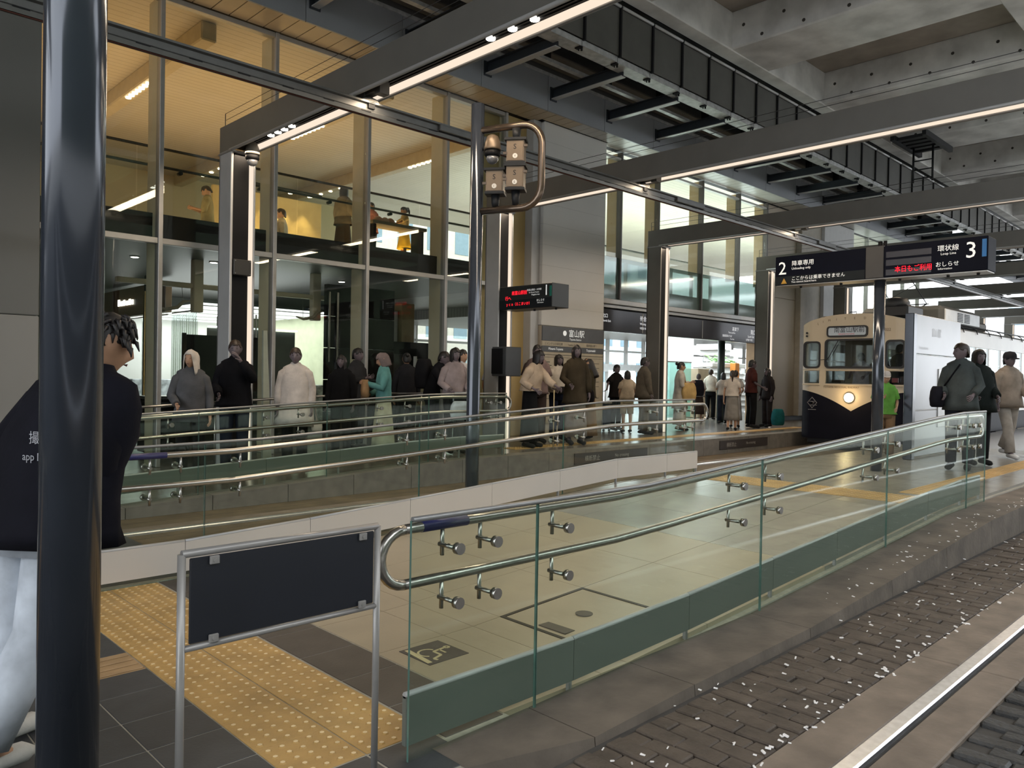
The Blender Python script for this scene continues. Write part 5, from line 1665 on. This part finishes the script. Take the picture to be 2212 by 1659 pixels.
def skin_body(P, fine=1):
    """one continuous figure grown along a skeleton: trunk, neck, limbs, palms and bent fingers"""
    V, E, R = [], [], []

    def add(p, r, prev=None, raw=False):
        V.append(p if raw else P.T(p)); R.append(r * P.k)
        if prev is not None: E.append((prev, len(V) - 1))
        return len(V) - 1
    pel = add((0, 0, .95), .115)
    sp_ = add((0, 0, 1.12), .105, pel)
    ch = add((0, 0, 1.29), .115, sp_)
    up = add((0, -.005, 1.39), .066, ch)
    n1 = add((0, .0, 1.475), .046, up)
    add((0, .012, 1.545), .048, n1)
    for sd in (1, -1):
        (hp, kn, an), toe = P.leg(sd)
        a = add(hp, .085, pel); b = add(kn, .056, a); c = add(an, .037, b); add(toe, .033, c)
        sh, el, wr = P.arm(sd)
        a = add((sh[0] * .93, sh[1], sh[2] - .035), .032, up); b = add(el, .030, a); c = add(wr, .025, b)
        W, Eb = P.T(wr), P.T(el)
        d = (W - Eb).normalized()
        side = d.cross(Vector((sd, 0.2, 0.3)))
        side = side.normalized() if side.length > .05 else Vector((0, 1, 0))
        curl = d.cross(side).normalized() * (-sd)
        k = P.k
        pm_ = add(W + d * .055 * k, .024, c, True)
        for j, (o, L_) in enumerate(((-.030, .062), (-.010, .074), (.010, .070), (.029, .056))):
            f1 = add(W + d * .088 * k + side * o * k, .0092, pm_, True)
            f2 = add(W + d * (.088 + L_ * .55) * k + side * o * 1.1 * k + curl * .012 * k, .0082, f1, True)
            add(W + d * (.088 + L_ * .88) * k + side * o * 1.1 * k + curl * .036 * k, .0072, f2, True)
        t1 = add(W + d * .035 * k - side * .030 * k + curl * .008 * k, .0105, c, True)
        add(W + d * .075 * k - side * .048 * k + curl * .026 * k, .009, t1, True)
    me = bpy.data.meshes.new('skeleton')
    me.from_pydata([tuple(v) for v in V], E, [])
    o = bpy.data.objects.new('skeleton', me)
    COL.objects.link(o)
    md = o.modifiers.new('s', 'SKIN'); md.use_smooth_shade = True; md.branch_smoothing = .4
    for i, sv in enumerate(me.skin_vertices[0].data):
        sv.radius = (R[i], R[i] * (.80 if i < 4 else 1))
        sv.use_root = i == 0
    sb_ = o.modifiers.new('u', 'SUBSURF'); sb_.levels = fine; sb_.render_levels = fine
    dg = bpy.context.evaluated_depsgraph_get()
    em_ = bpy.data.meshes.new_from_object(o.evaluated_get(dg))
    vv = [tuple(q.co) for q in em_.vertices]
    ff = [tuple(p.vertices) for p in em_.polygons]
    bpy.data.objects.remove(o); bpy.data.meshes.remove(em_); bpy.data.meshes.remove(me)
    return vv, ff


def person(label, loc, yaw, h, skin=None, hair=('short', None), top=None, legs=None, arms=('down', 'down'), lean=0, walk=0.0, sit=False, head=(0, 0), wide=1.0, fine=1, shoes=(.02, .02, .02), roll=0.0, side=0.0, group='people at the tram stop', name='person'):
    """top: (colour, sleeve 0..1, hem height, looseness); legs: ('trousers'|'skirt'|'shorts', colour, hem height, flare)"""
    P = Pose(h, arms, lean, walk, sit, head, roll, side)
    k = P.k
    t = thing(name, loc, label, 'person', group)
    t.rotation_euler = (0, 0, math.radians(yaw))
    BASE[t.name] = Vector((0, 0, 0))
    skin = skin or skin_d
    vv, ff = skin_body(P, fine)
    m = MB()
    m.v += vv
    for f_ in ff: m.face(f_, 0, True)
    hy, hp = math.radians(head[0]), math.radians(head[1])
    HC = P.T((0, .022, 1.588))
    hm = Matrix.Rotation(hy, 3, 'Z') @ Matrix.Rotation(-hp - P.lean * .5, 3, 'X')

    def H(p):
        return HC + hm @ (Vector(p) * k)
    b = len(m.v)
    m.v += [tuple(H(p)) for p in HV]
    for f_ in HF: m.face([b + i for i in f_], 0, True)
    for sx in (1, -1):      # eyes, brows, lips
        m.v += [tuple(H(q)) for q in ((sx * .018, .091, .008), (sx * .030, .089, .013), (sx * .042, .082, .008), (sx * .030, .088, .004))]
        q = len(m.v) - 4
        m.face((q, q + 1, q + 2, q + 3)[::sx], 1)
        m.v += [tuple(H(q_)) for q_ in ((sx * .014, .097, .024), (sx * .032, .093, .030), (sx * .046, .083, .024), (sx * .032, .094, .025))]
        q = len(m.v) - 4
        m.face((q, q + 1, q + 2, q + 3)[::sx], 1)
    m.v += [tuple(H(q)) for q in ((-.022, .091, -.058), (0, .101, -.064), (.022, .091, -.058), (0, .103, -.053))]
    q = len(m.v) - 4
    m.face((q, q + 1, q + 2, q + 3), 2)
    m.build('body', [skin, eye_m, lip_m], t)
    # hair or head cover
    st, hc = hair[:2]
    hmat = hc if hc is not None else hair_k
    zs = {'short': -.055, 'bob': -.125, 'long': -.34, 'pony': -.05, 'cap': -.05, 'scarf': -.20, 'bun': -.05, 'bald': 0}[st]
    gm_ = MB()
    nu, nt = 24, 9
    rings = []
    for j in range(nt):
        ring = []
        for i in range(nu):
            a = 2 * PI * i / nu
            az = abs((a + PI) % (2 * PI) - PI)
            w = clamp((az - (.75 if st != 'scarf' else .62)) / .38)
            w = w * w * (3 - 2 * w)
            zf_ = (.052 + .010 * math.sin(a * 9 + h * 31) + .006 * math.sin(a * 17 + h * 13)) if st != 'scarf' else .062
            zq = zs if st not in ('short', 'cap', 'pony', 'bun') else lerp(.012, zs - .02, clamp((az - 1.5) / 1.0))
            zl = lerp(zf_, zq, w) + (.006 * math.sin(a * 23 + h * 7) if st != 'scarf' else 0)
            tt = (j / (nt - 1))
            z = lerp(.128, zl, tt ** 1.0)
            rad = math.sqrt(max(0.0, 1 - (max(z, 0) / .129) ** 2))
            puff = 1.10 + (.07 if st in ('bob', 'scarf') else 0) + (.10 * clamp(-z / .2) if st in ('scarf',) else -.10 * clamp(-z / .3))
            rr_ = .012 * math.sin(i * 3.1 + j * .9) * .35
            x, y = math.sin(a) * (.074 * rad * puff + rr_), math.cos(a) * (.094 * rad * puff + rr_) - (.008 if az > 1.6 else 0)
            if j == 0: x, y = x * .02, y * .02
            ring.append(tuple(H((x, y, z))))
        rings.append(ring)
    # hair shell with an inner side so that it has thickness
    inner = [[tuple(HC + (Vector(p) - HC) * .90) for p in r] for r in rings[::-1][:2]]
    gm_.loft(rings + inner, 0, False, True)
    if st == 'pony':
        gm_.tube([H((0, -.10, .06)), H((0, -.15, .05)), H((0, -.155, -.05)), H((0, -.13, -.20))], [.025 * k, .035 * k, .032 * k, .008 * k], 8)
    if st == 'bun':
        gm_.tube([H((0, -.09, .06)), H((0, -.12, .08)), H((0, -.15, .09))], [.03 * k, .045 * k, .02 * k], 8)
    if fine > 1:      # tousled locks
        rl = random.Random(8)
        for i in range(170):
            a, z0 = rl.uniform(.5, 2 * PI - .5) if i > 45 else rl.uniform(-.6, .6), rl.uniform(.0, .12)
            if i <= 45: z0 = rl.uniform(.075, .125)
            rad = math.sqrt(max(0.05, 1 - (z0 / .135) ** 2))
            p0 = Vector((math.sin(a) * .080 * rad, math.cos(a) * .100 * rad, z0))
            dd = Vector((p0.x * .35 + rl.uniform(-.02, .02), p0.y * .30 + rl.uniform(-.02, .02), -.035))
            gm_.tube([H(p0), H(p0 + dd * .5 + Vector((0, 0, .014))), H(p0 + dd)], [.010, .009, .002], 5)
    gm_.build('headscarf' if st == 'scarf' else 'hair', hmat if st != 'scarf' else hc, t)
    if st == 'cap':
        cm_ = MB()
        rings = [[tuple(H((math.sin(2 * PI * i / 20) * .078 * r_ * 1.16, math.cos(2 * PI * i / 20) * .098 * r_ * 1.14, z))) for i in range(20)] for r_, z in ((1.0, .03), (1.02, .06), (.95, .10), (.7, .135), (.05, .148))]
        cm_.loft(rings, 0, False)
        cm_.loft([[tuple(H((.075 * math.sin(a), .10 + .075 * math.cos(a), .03 + dz - .02 * math.cos(a)))) for a in [-1.5 + 3.0 * i / 8 for i in range(9)]] + [tuple(H((.07, .07, .035 + dz))), tuple(H((-.07, .07, .035 + dz)))] for dz in (0, .008)], 0, True, False)
        cm_.build('cap', hair[2] if len(hair) > 2 else hmat, t)
    # upper garment
    if top:
        c, sl, hem, ls = top
        tm_ = cloth(c)
        g = MB()
        prof = [(1.505, .060, .060), (1.48, .078, .070), (1.458, .126, .084), (1.432, .166, .092), (1.34, .176, .112), (1.25, .168, .118), (1.12, .155, .110), (1.0, .165, .118), (.90, .178, .128), (.75, .19, .14), (.55, .21, .16), (.35, .23, .18)]
        rings = []
        pr = [q for q in prof if q[0] > hem]
        last = next((q for q in prof if q[0] <= hem), prof[-1])
        pr.append((hem, last[1], last[2]))
        pr.append((hem + .01, last[1] * .93, last[2] * .93))
        for z, rx, ry in pr:
            f_ = 1 + (ls - 1) * clamp((1.42 - z) / .25)
            ring = []
            for i in range(20):
                a = 2 * PI * i / 20
                wob = 1 + .035 * math.sin(3 * a + z * 9 + h * 40) * clamp((1.38 - z) / .3) + .02 * math.sin(7 * a + z * 23)
                pt = Vector((math.cos(a) * rx * f_ * wob * wide, math.sin(a) * ry * f_ * wob, z))
                if sit and z < .98:
                    pt = Vector((pt.x, pt.y, .95))
                ring.append(tuple(P.T(pt)))
            rings.append(ring)
        g.loft(rings[::-1], 0, False, True)
        for sd in (1, -1):
            sh, el, wr = [Vector(p) for p in P.arm(sd)]
            sh = Vector((sh.x * .84, sh.y, sh.z - .03))
            if sl <= .55:
                q = sh.lerp(el, sl / .55)
                pts = [Vector((sh.x * .45, sh.y, sh.z + .005)), Vector((sh.x * .82, sh.y, sh.z + .004)), sh + Vector((sd * .012, 0, -.03)), sh.lerp(q, .55), q]
                rr2 = [.045, .060, .069, .066, .062]
            else:
                q = el.lerp(wr, (sl - .55) / .45 * .97)
                pts = [Vector((sh.x * .45, sh.y, sh.z + .005)), Vector((sh.x * .82, sh.y, sh.z + .004)), sh + Vector((sd * .012, 0, -.03)), sh.lerp(el, .55), el, el.lerp(q, .5), q]
                rr2 = [.045, .060, .069, .062, .054, .048, .041]
            g.tube([P.T(p) for p in pts], [r_ * k * (1 + (ls - 1) * .8) for r_ in rr2], 10)
        g.build('upper_garment', tm_, t)
    # lower garment
    if legs:
        kind, c, hem, fl = legs
        lm_ = cloth(c)
        g = MB()
        if kind in ('trousers', 'shorts'):
            rings = []
            for z, rx, ry in ((1.03, .15, .108), (.95, .168, .120), (.87, .180, .130), (.80, .175, .125)):
                rings.append([tuple(P.T((math.cos(2 * PI * i / 18) * rx * wide, math.sin(2 * PI * i / 18) * ry + (.02 if sit else 0), z if not sit else .95 + (z - .95) * .5))) for i in range(18)])
            g.loft(rings[::-1], 0, True, True)
            for sd in (1, -1):
                (hp, kn, an), toe = P.leg(sd)
                hp, kn, an = Vector(hp), Vector(kn), Vector(an)
                if kind == 'shorts':
                    pts = [hp, hp.lerp(kn, .5), kn.lerp(hp, .05)]
                    rr2 = [.098, .095, .090]
                else:
                    lo = an.lerp(kn, clamp((hem - .04) / .45))
                    pts = [hp, hp.lerp(kn, .5), kn, kn.lerp(lo, .5), lo]
                    rr2 = [.100, .088, .072 * (1 + fl * .3), .066 * (1 + fl * .7), .060 * (1 + fl)]
                g.tube([P.T(p) for p in pts], [r_ * k * min(wide, 1.1) for r_ in rr2], 12)
        else:
            rings = []
            n = 7
            for j in range(n + 1):
                tt = j / n
                z = lerp(1.06, hem, tt)
                rx, ry = lerp(.140, .19 + fl, tt ** .8), lerp(.10, .15 + fl, tt ** .8)
                rings.append([tuple(P.T((math.cos(2 * PI * i / 24) * rx * (1 + .045 * tt * math.sin(8 * 2 * PI * i / 24 + h * 9)), math.sin(2 * PI * i / 24) * ry * (1 + .045 * tt * math.sin(8 * 2 * PI * i / 24 + h * 9)) + P.walk * .2 * tt, z))) for i in range(24)])
            g.loft(rings[::-1], 0, True, True)
        g.build('lower_garment' if kind != 'skirt' else 'skirt', lm_, t)
    # shoes
    for sd in (1, -1):
        (hp, kn, an), toe = P.leg(sd)
        a, e_ = Vector(an), Vector(toe)
        a = Vector((a.x, a.y, toe[2]))
        d = (e_ - a).normalized()
        g = MB()
        g.tube([P.T(a - d * .07 + Vector((0, 0, .012))), P.T(a - d * .04 + Vector((0, 0, .018))), P.T(a + d * .06 + Vector((0, 0, .015))), P.T(e_ + d * .03), P.T(e_ + d * .07 - Vector((0, 0, .008)))], [.018 * k, .043 * k, .046 * k, .044 * k, .02 * k], 10, 0, True, .85)
        q = [P.T(a - d * .075 - Vector((0, 0, .035))), P.T(e_ + d * .075 - Vector((0, 0, .035)))]
        g.build('shoe', cloth(shoes), t)
    return t, P


def local(t, p):
    v = Matrix.Rotation(t.rotation_euler.z, 3, 'Z') @ Vector(p)
    return t.location + v


def bag(name, label, t, P, p, size, col, strap=None, group=None, kind='bag'):
    """soft bag at a point given in the wearer's own frame; strap: points in that frame"""
    c = P.T(p)
    w = local(t, c)
    e = thing(name, tuple(w), label, kind, group)
    e.rotation_euler = t.rotation_euler
    BASE[e.name] = Vector((0, 0, 0))
    sx, sy_, sz = size
    g = MB()
    rings = []
    for z, f_ in ((-.5, .75), (-.42, .95), (-.1, 1.05), (.25, .95), (.45, .75), (.5, .6)):
        rings.append([(math.copysign(abs(math.cos(a)) ** .6, math.cos(a)) * sx / 2 * f_, math.copysign(abs(math.sin(a)) ** .6, math.sin(a)) * sy_ / 2 * f_, z * sz) for a in [2 * PI * i / 16 for i in range(16)]])
    g.loft(rings, 0, True, True)
    g.build('pouch', cloth(col), e)
    if strap:
        pts = [P.T(q) - c for q in strap]
        MB().tube(pts, .012, 6, 0, True).build('strap', cloth(tuple(x * .6 for x in col)), e)
    return e


def at3(x, y):
    return (x, y, z3(x) + .002)


K_ = (.006, .006, .007)
# --- along the facade, from the near pole to the signal pole
t, P = person('woman in a pale headscarf and grey jacket, first passenger right of the near pole', at3(3.73, 9.3), 160, 1.60, skin_l, ('scarf', cloth((.52, .47, .42))), ((.085, .085, .09), 1, .80, 1.15), ('trousers', K_, .05, .1), ('hold', 'down'), head=(-30, 0))
t, P = person('man in a black sweater with white collar, standing before the first black portal column', at3(4.42, 9.62), 150, 1.72, skin_d, ('short', hair_b), ((.007, .007, .009), 1, .86, 1.25), ('trousers', (.012, .016, .03), .05, .1), ('hold', 'up'))
MB_c = MB()
t2, P2 = person('woman in a loose off-white dress with a small pale bag, before the facade', at3(5.10, 9.3), 145, 1.61, skin_d, ('bun', hair_b), ((.50, .45, .41), 1, .62, 1.35), ('trousers', K_, .05, .2), ('down', 'down'))
bag('handbag', 'small pale hand bag hanging at the side of the woman in the off-white dress', t2, P2, (-.30, .05, .62), (.14, .07, .13), (.45, .40, .34), [(-.30, .05, .68), (-.24, .0, 1.1), (-.17, 0, 1.42)])
t, P = person('person in black with a black skirt, standing in the shade before the tall black wall', at3(6.30, 10.1), 130, 1.50, skin_d, ('long', None), ((.008, .008, .009), 1, .80, 1.2), ('trousers', K_, .05, .2))
t, P = person('man in a dark grey shirt, half hidden behind the person in black', at3(6.85, 10.55), 200, 1.60, skin_d, ('short', None), ((.03, .03, .032), 1, .85, 1.1), ('trousers', K_, .05, .1), ('phone', 'down'))
t, P = person('grey bobbed person with teal sleeves and a patterned cream skirt, holding a brown bag', at3(6.57, 9.4), 60, 1.52, skin_l, ('bob', cloth((.16, .125, .12))), ((.10, .25, .24), 1, .92, 1.1), ('skirt', (.42, .42, .30), .16, .04), ('hold', 'phone'), head=(0, 20))
bag('tote_bag', 'brown cloth bag held before the grey bobbed person in teal', t, P, (.0, .30, 1.12), (.32, .12, .26), (.27, .165, .085))
t, P = person('person in a charcoal top seen from behind, next to the beige notice board', at3(7.98, 10.75), -30, 1.56, skin_l, ('bun', None), ((.022, .022, .025), 1, .85, 1.1), ('trousers', K_, .05, .1))
t, P = person('stooping person in black carrying a bulky black pack, left of the signal pole', at3(8.06, 10.15), -150, 1.62, skin_d, ('short', None), ((.008, .008, .010), 1, .85, 1.15), ('trousers', (.012, .014, .02), .05, .1), ('fwd', 'hold'), lean=18)
bag('backpack', 'bulky black backpack on the stooping person left of the signal pole', t, P, (0, -.24, 1.22), (.34, .26, .50), (.010, .010, .012), [(.13, -.12, 1.40), (.13, .13, 1.38), (.14, .12, 1.15)], None, 'backpack')
t, P = person('woman in a pinkish grey blouse with black hair, just left of the signal pole', at3(7.74, 9.2), 165, 1.62, skin_d, ('bob', None), ((.27, .22, .22), 1, .92, 1.2), ('trousers', K_, .05, .1), ('hold', 'hold'))
bag('paper_bag', 'pale blue paper bag held low by the woman in the pinkish grey blouse', t, P, (.0, .26, .70), (.34, .10, .28), (.50, .56, .62), [(.12, .24, .84), (.12, .22, .98), (-.12, .22, .98), (-.12, .24, .84)])
t, P = person('man in a white shirt with black hair, partly hidden by the signal pole', at3(8.35, 9.75), 190, 1.62, skin_l, ('short', None), ((.52, .50, .51), .5, .9, 1.1), ('trousers', K_, .05, .1), ('phone', 'down'))
t, P = person('person in white whose head is hidden by the dark display box', at3(10.08, 10.8), 170, 1.62, skin_l, ('short', None), ((.55, .52, .53), .5, .85, 1.15), ('trousers', K_, .05, .1), ('hold', 'hold'))
bag('shoulder_bag', 'orange brown shoulder bag at the hip of the person in white behind the display box', t, P, (.24, .12, 1.10), (.10, .26, .22), (.36, .12, .05), [(.22, .1, 1.2), (.0, .15, 1.42)])
# --- by the station board
t, P = person('woman in a beige blouse and long black skirt, bending forward with a pale stick', at3(9.42, 9.2), -170, 1.66, skin_d, ('bob', None), ((.46, .36, .27), .9, .98, 1.4), ('skirt', (.008, .008, .009), .10, .0), ('hold', 'fwd'), lean=14)
e = thing('walking_stick', tuple(local(t, P.T((-.12, .42, 0.0)))), 'thin pale walking stick held by the woman in the beige blouse', 'stick')
g_ = MB().tube([Vector(e.location), Vector(e.location) + Vector((0, 0, .98))], .010, 8)
g_.build('shaft', mat('pale_stick', (.42, .33, .18), .5), e)
t, P = person('man in a mauve grey shirt standing behind the woman in beige', at3(10.15, 9.75), 150, 1.77, skin_d, ('short', None), ((.20, .14, .13), .5, .85, 1.2), ('trousers', (.05, .035, .03), .05, .1), ('hold', 'phone'))
t, P = person('black bobbed woman in a white blouse with a cream scarf and navy trousers', at3(10.89, 9.9), 160, 1.62, skin_d, ('bob', None), ((.55, .50, .43), .9, .95, 1.3), ('trousers', (.012, .016, .035), .05, .2), ('hold', 'hold'))
bag('document_case', 'dark flat case in the hands of the woman with the cream scarf', t, P, (.0, .28, 1.0), (.30, .06, .14), (.02, .018, .016))
t, P = person('tall woman in a dark brown coat before the station board', at3(10.48, 9.1), 150, 1.77, skin_d, ('long', None), ((.045, .035, .022), 1, .70, 1.15), ('skirt', (.19, .16, .14), .14, .02), ('hold', 'down'))
t, P = person('woman with long black hair in a dark brown jacket, touching her face', at3(11.63, 9.75), 30, 1.57, skin_l, ('long', None), ((.04, .033, .018), 1, .88, 1.2), ('skirt', (.17, .105, .05), .08, .04), ('up', 'hold'), head=(0, 25))
bag('shoulder_bag', 'black shoulder bag of the woman touching her face', t, P, (-.27, .0, .92), (.14, .30, .26), (.008, .008, .009), [(-.27, 0, 1.02), (-.17, 0, 1.44)])
# --- under the exit sign
t, P = person('man in a black T-shirt and dark trousers, left of the third portal column', at3(14.07, 11.0), 170, 1.50, skin_d, ('short', None), ((.012, .010, .010), .45, .85, 1.25), ('trousers', (.02, .022, .028), .05, .15), ('out', 'down'))
sc_ = thing('suitcase', tuple(at3(13.62, 11.05)), 'upright dark blue suitcase with a pale top beside the man in the black T-shirt', 'suitcase')
o_ = Vector(sc_.location)
MB().cbox(o_.x - .13, o_.x + .13, o_.y - .2, o_.y + .2, .36, .92, .04).build('shell', cloth((.03, .045, .07)), sc_)
MB().cbox(o_.x - .14, o_.x + .14, o_.y - .21, o_.y + .21, .92, .97, .02).build('lid_strap', cloth((.45, .42, .4)), sc_)
MB().tube([(o_.x, o_.y - .1, .97), (o_.x, o_.y - .1, 1.2), (o_.x, o_.y + .1, 1.2), (o_.x, o_.y + .1, .97)], .01, 6).build('handle', steel, sc_)
for dx in (-.1, .1):
    for dy in (-.15, .15):
        MB().lathe((o_.x + dx, o_.y + dy, .33), [(.03, -.015), (.03, .015)], 10, 0, 'y').build('wheel', black, sc_)
t, P = person('small woman in cream shorts and pale top beside the man in the black T-shirt', at3(13.77, 10.45), -40, 1.36, skin_l, ('bob', None), ((.48, .40, .30), .4, .9, 1.25), ('shorts', (.46, .37, .26), .5, .1), ('hold', 'hold'))
t, P = person('man in a grey brown jacket standing just left of the third portal column', at3(13.62, 9.9), -120, 1.65, skin_d, ('short', None), ((.10, .085, .065), 1, .80, 1.45), ('trousers', (.10, .08, .055), .05, .1), ('down', 'down'))
t, P = person('woman in a long pale coat with a tan sack bag beside the third portal column', at3(15.45, 10.2), -130, 1.59, skin_l, ('bun', None), ((.44, .40, .35), 1, .55, 1.25), ('skirt', (.42, .38, .33), .15, .02), ('hold', 'phone'))
bag('sack_bag', 'tan sack shoulder bag on the woman in the long pale coat', t, P, (.20, .16, .98), (.20, .34, .40), (.46, .31, .13), [(.19, .12, 1.12), (.15, .0, 1.44)])
t, P = person('stooping person in a white shirt with a dark backpack in the queue', at3(18.7, 11.75), -60, 1.36, skin_l, ('short', cloth((.10, .09, .09))), ((.50, .47, .45), .5, .9, 1.1), ('skirt', (.05, .035, .03), .3, .03), ('hold', 'hold'), lean=10)
bag('backpack', 'dark backpack of the stooping person in the queue', t, P, (0, -.20, 1.18), (.32, .22, .44), (.014, .014, .02), None, None, 'backpack')
t, P = person('man in a cream shirt and black trousers, seen from behind in the queue', at3(20.4, 12.4), -70, 1.51, skin_l, ('short', hair_b), ((.56, .50, .42), .9, .95, 1.15), ('trousers', K_, .05, .1), ('phone', 'down'))
t, P = person('short woman in a white top, half hidden by the dark post under the exit sign', at3(18.9, 11.1), -50, 1.39, skin_l, ('bob', None), ((.56, .51, .46), .4, .95, 1.1), ('trousers', (.02, .025, .04), .05, .1), ('phone', 'phone'))
t, P = person('woman in a pale top and long grey skirt, nearest the platform edge', at3(16.5, 9.45), -60, 1.42, skin_l, ('pony', hair_b), ((.50, .44, .38), .35, .98, 1.1), ('skirt', (.20, .185, .165), .30, .02), ('hold', 'down'), walk=.1)
t, P = person('person in a pale grey skirt, behind the woman nearest the platform edge', at3(17.7, 10.05), -60, 1.44, skin_l, ('short', None), ((.45, .42, .40), .4, .98, 1.1), ('skirt', (.30, .29, .29), .22, .02), ('hold', 'hold'))
t, P = person('man in a dark red T-shirt and black trousers, facing right before the tan wall', at3(17.95, 9.75), -125, 1.71, skin_d, ('short', None), ((.055, .016, .013), .5, .88, 1.15), ('trousers', (.008, .008, .009), .05, .25), ('hold', 'down'))
t, P = person('woman with long dark hair in black, last of the queue by the tan wall', at3(18.75, 9.72), 70, 1.52, skin_d, ('long', None), ((.02, .016, .016), 1, .80, 1.1), ('trousers', (.025, .02, .02), .05, .3), ('down', 'down'))
bag('travel_bag', 'teal travel bag set on the platform beside the woman in black by the tan wall', t, P, (-.30, -.12, .30), (.22, .34, .42), (.012, .10, .11))
# --- island platform
isz = lambda x, y: (x, y, .275)
t, P = person('man in a white cap and green T-shirt, between sign pole and shelter', isz(13.0, 4.72), 120, 1.39, skin_l, ('cap', hair_k, cloth((.55, .50, .46))), ((.13, .33, .06), .45, .88, 1.1), ('trousers', (.20, .125, .07), .05, .2), ('phone', 'hold'), wide=1.1)
t, P = person('person in a grey green jacket with a black shoulder bag before the shelter', isz(12.35, 3.45), 100, 1.80, skin_d, ('short', hair_b), ((.055, .065, .065), 1, .80, 1.2), ('trousers', (.02, .022, .03), .05, .1), ('hold', 'hold'), head=(-50, 0))
bag('shoulder_bag', 'black bulging shoulder bag of the person in the grey green jacket', t, P, (.26, .12, .98), (.18, .40, .30), (.008, .008, .012), [(.2, .1, 1.1), (.0, .12, 1.42)])
t, P = person('bobbed woman in a wide black cape beside the person in grey green', isz(13.35, 3.5), 135, 1.75, skin_d, ('bob', None), ((.013, .017, .016), 1, .78, 1.4), ('trousers', (.008, .008, .010), .05, .2), ('hold', 'hold'), wide=1.1)
t, P = person('person in a dark cap, beige top and pale trousers walking on the island platform', isz(15.1, 3.5), 140, 1.75, skin_d, ('cap', hair_k, cloth((.02, .02, .024))), ((.24, .20, .165), 1, .82, 1.35), ('trousers', (.30, .27, .24), .05, .25), ('down', 'hold'), walk=.22, shoes=(.55, .55, .55))
# --- upper hall
hz_ = lambda x, y: (x, y, 3.702)
t, P = person('visitor in a greenish beige shirt looking down in the lit upper hall', hz_(6.75, 16.1), 60, 1.66, skin_l, ('short', hair_b), ((.34, .30, .16), .6, .85, 1.15), ('trousers', (.3, .27, .17), .05, .1), ('phone', 'phone'), head=(0, 30), group='visitors in the upper hall')
t, P = person('woman in a grey beige blouse seen from behind in the upper hall', hz_(8.46, 13.6), -75, 1.56, skin_l, ('bob', None), ((.17, .15, .11), .9, .85, 1.25), ('skirt', (.07, .06, .04), .15, .04), ('hold', 'down'), group='visitors in the upper hall')
t, P = person('small child in pink beside the woman at the upper hall balustrade', hz_(8.82, 13.12), 100, 1.22, skin_l, ('short', hair_b), ((.50, .22, .20), .4, .85, 1.2), ('trousers', (.1, .07, .06), .05, .1), ('hold', 'hold'), group='visitors in the upper hall')
t, P = person('girl with a ponytail in a pale and yellow dress at the low hall counter', hz_(9.28, 12.65), 75, 1.14, skin_l, ('pony', None), ((.62, .52, .30), .4, .95, 1.15), ('skirt', (.60, .44, .04), .45, .06), ('fwd', 'fwd'), head=(0, 18), group='visitors in the upper hall')
t, P = person('visitor in white sitting before the lit partition in the upper hall', (7.86, 15.0, 3.70), 60, 1.66, skin_l, ('short', hair_b), ((.60, .55, .42), .6, .85, 1.15), ('trousers', (.45, .40, .30), .05, .1), ('hold', 'hold'), sit=True, group='visitors in the upper hall')
# --- tram
t, P = person('tram driver in a white shirt behind the windscreen', (17.95, 7.05, .622), 100, 1.54, skin_d, ('short', None), ((.55, .53, .58), .5, .85, 1.15), ('trousers', K_, .05, .1), ('fwd', 'fwd'), group='people in the tram')
t, P = person('passenger in dark clothes with a raised arm at the right tram front window', (18.0, 6.25, .622), -100, 1.72, skin_l, ('short', None), ((.02, .022, .035), .45, .85, 1.15), ('trousers', K_, .05, .1), ('up', 'hold'), group='people in the tram')
# --- the man behind the near pole
t, P = person('man in a black sweatshirt and pale jeans striding behind the near pole, hand in pocket', (0.63, 3.43, .002), -62, 1.735, skin_l, ('short', hair_k), ((.006, .006, .010), 1, .84, 1.38), ('trousers', (.50, .54, .60), .07, .25), ('pocket', 'pocket'), walk=-.12, lean=7, head=(-25, 10), roll=.08, side=.185, fine=2, shoes=(.5, .5, .48), wide=1.36, group='people near the camera')
pr_ = MB()
fy = .158 * P.k
for txt, x, z, s_ in (('撮', .00, 1.20, .05), ('れ', .055, 1.20, .05), ('app L', .0, 1.14, .04)):
    pr_.text(txt, P.T((x, -.152, z)), (1, 0, 0), (0, 0, 1), s_)
pr_.build('back_print', mat('grey_print_cloth', (.35, .35, .38), .7), t)
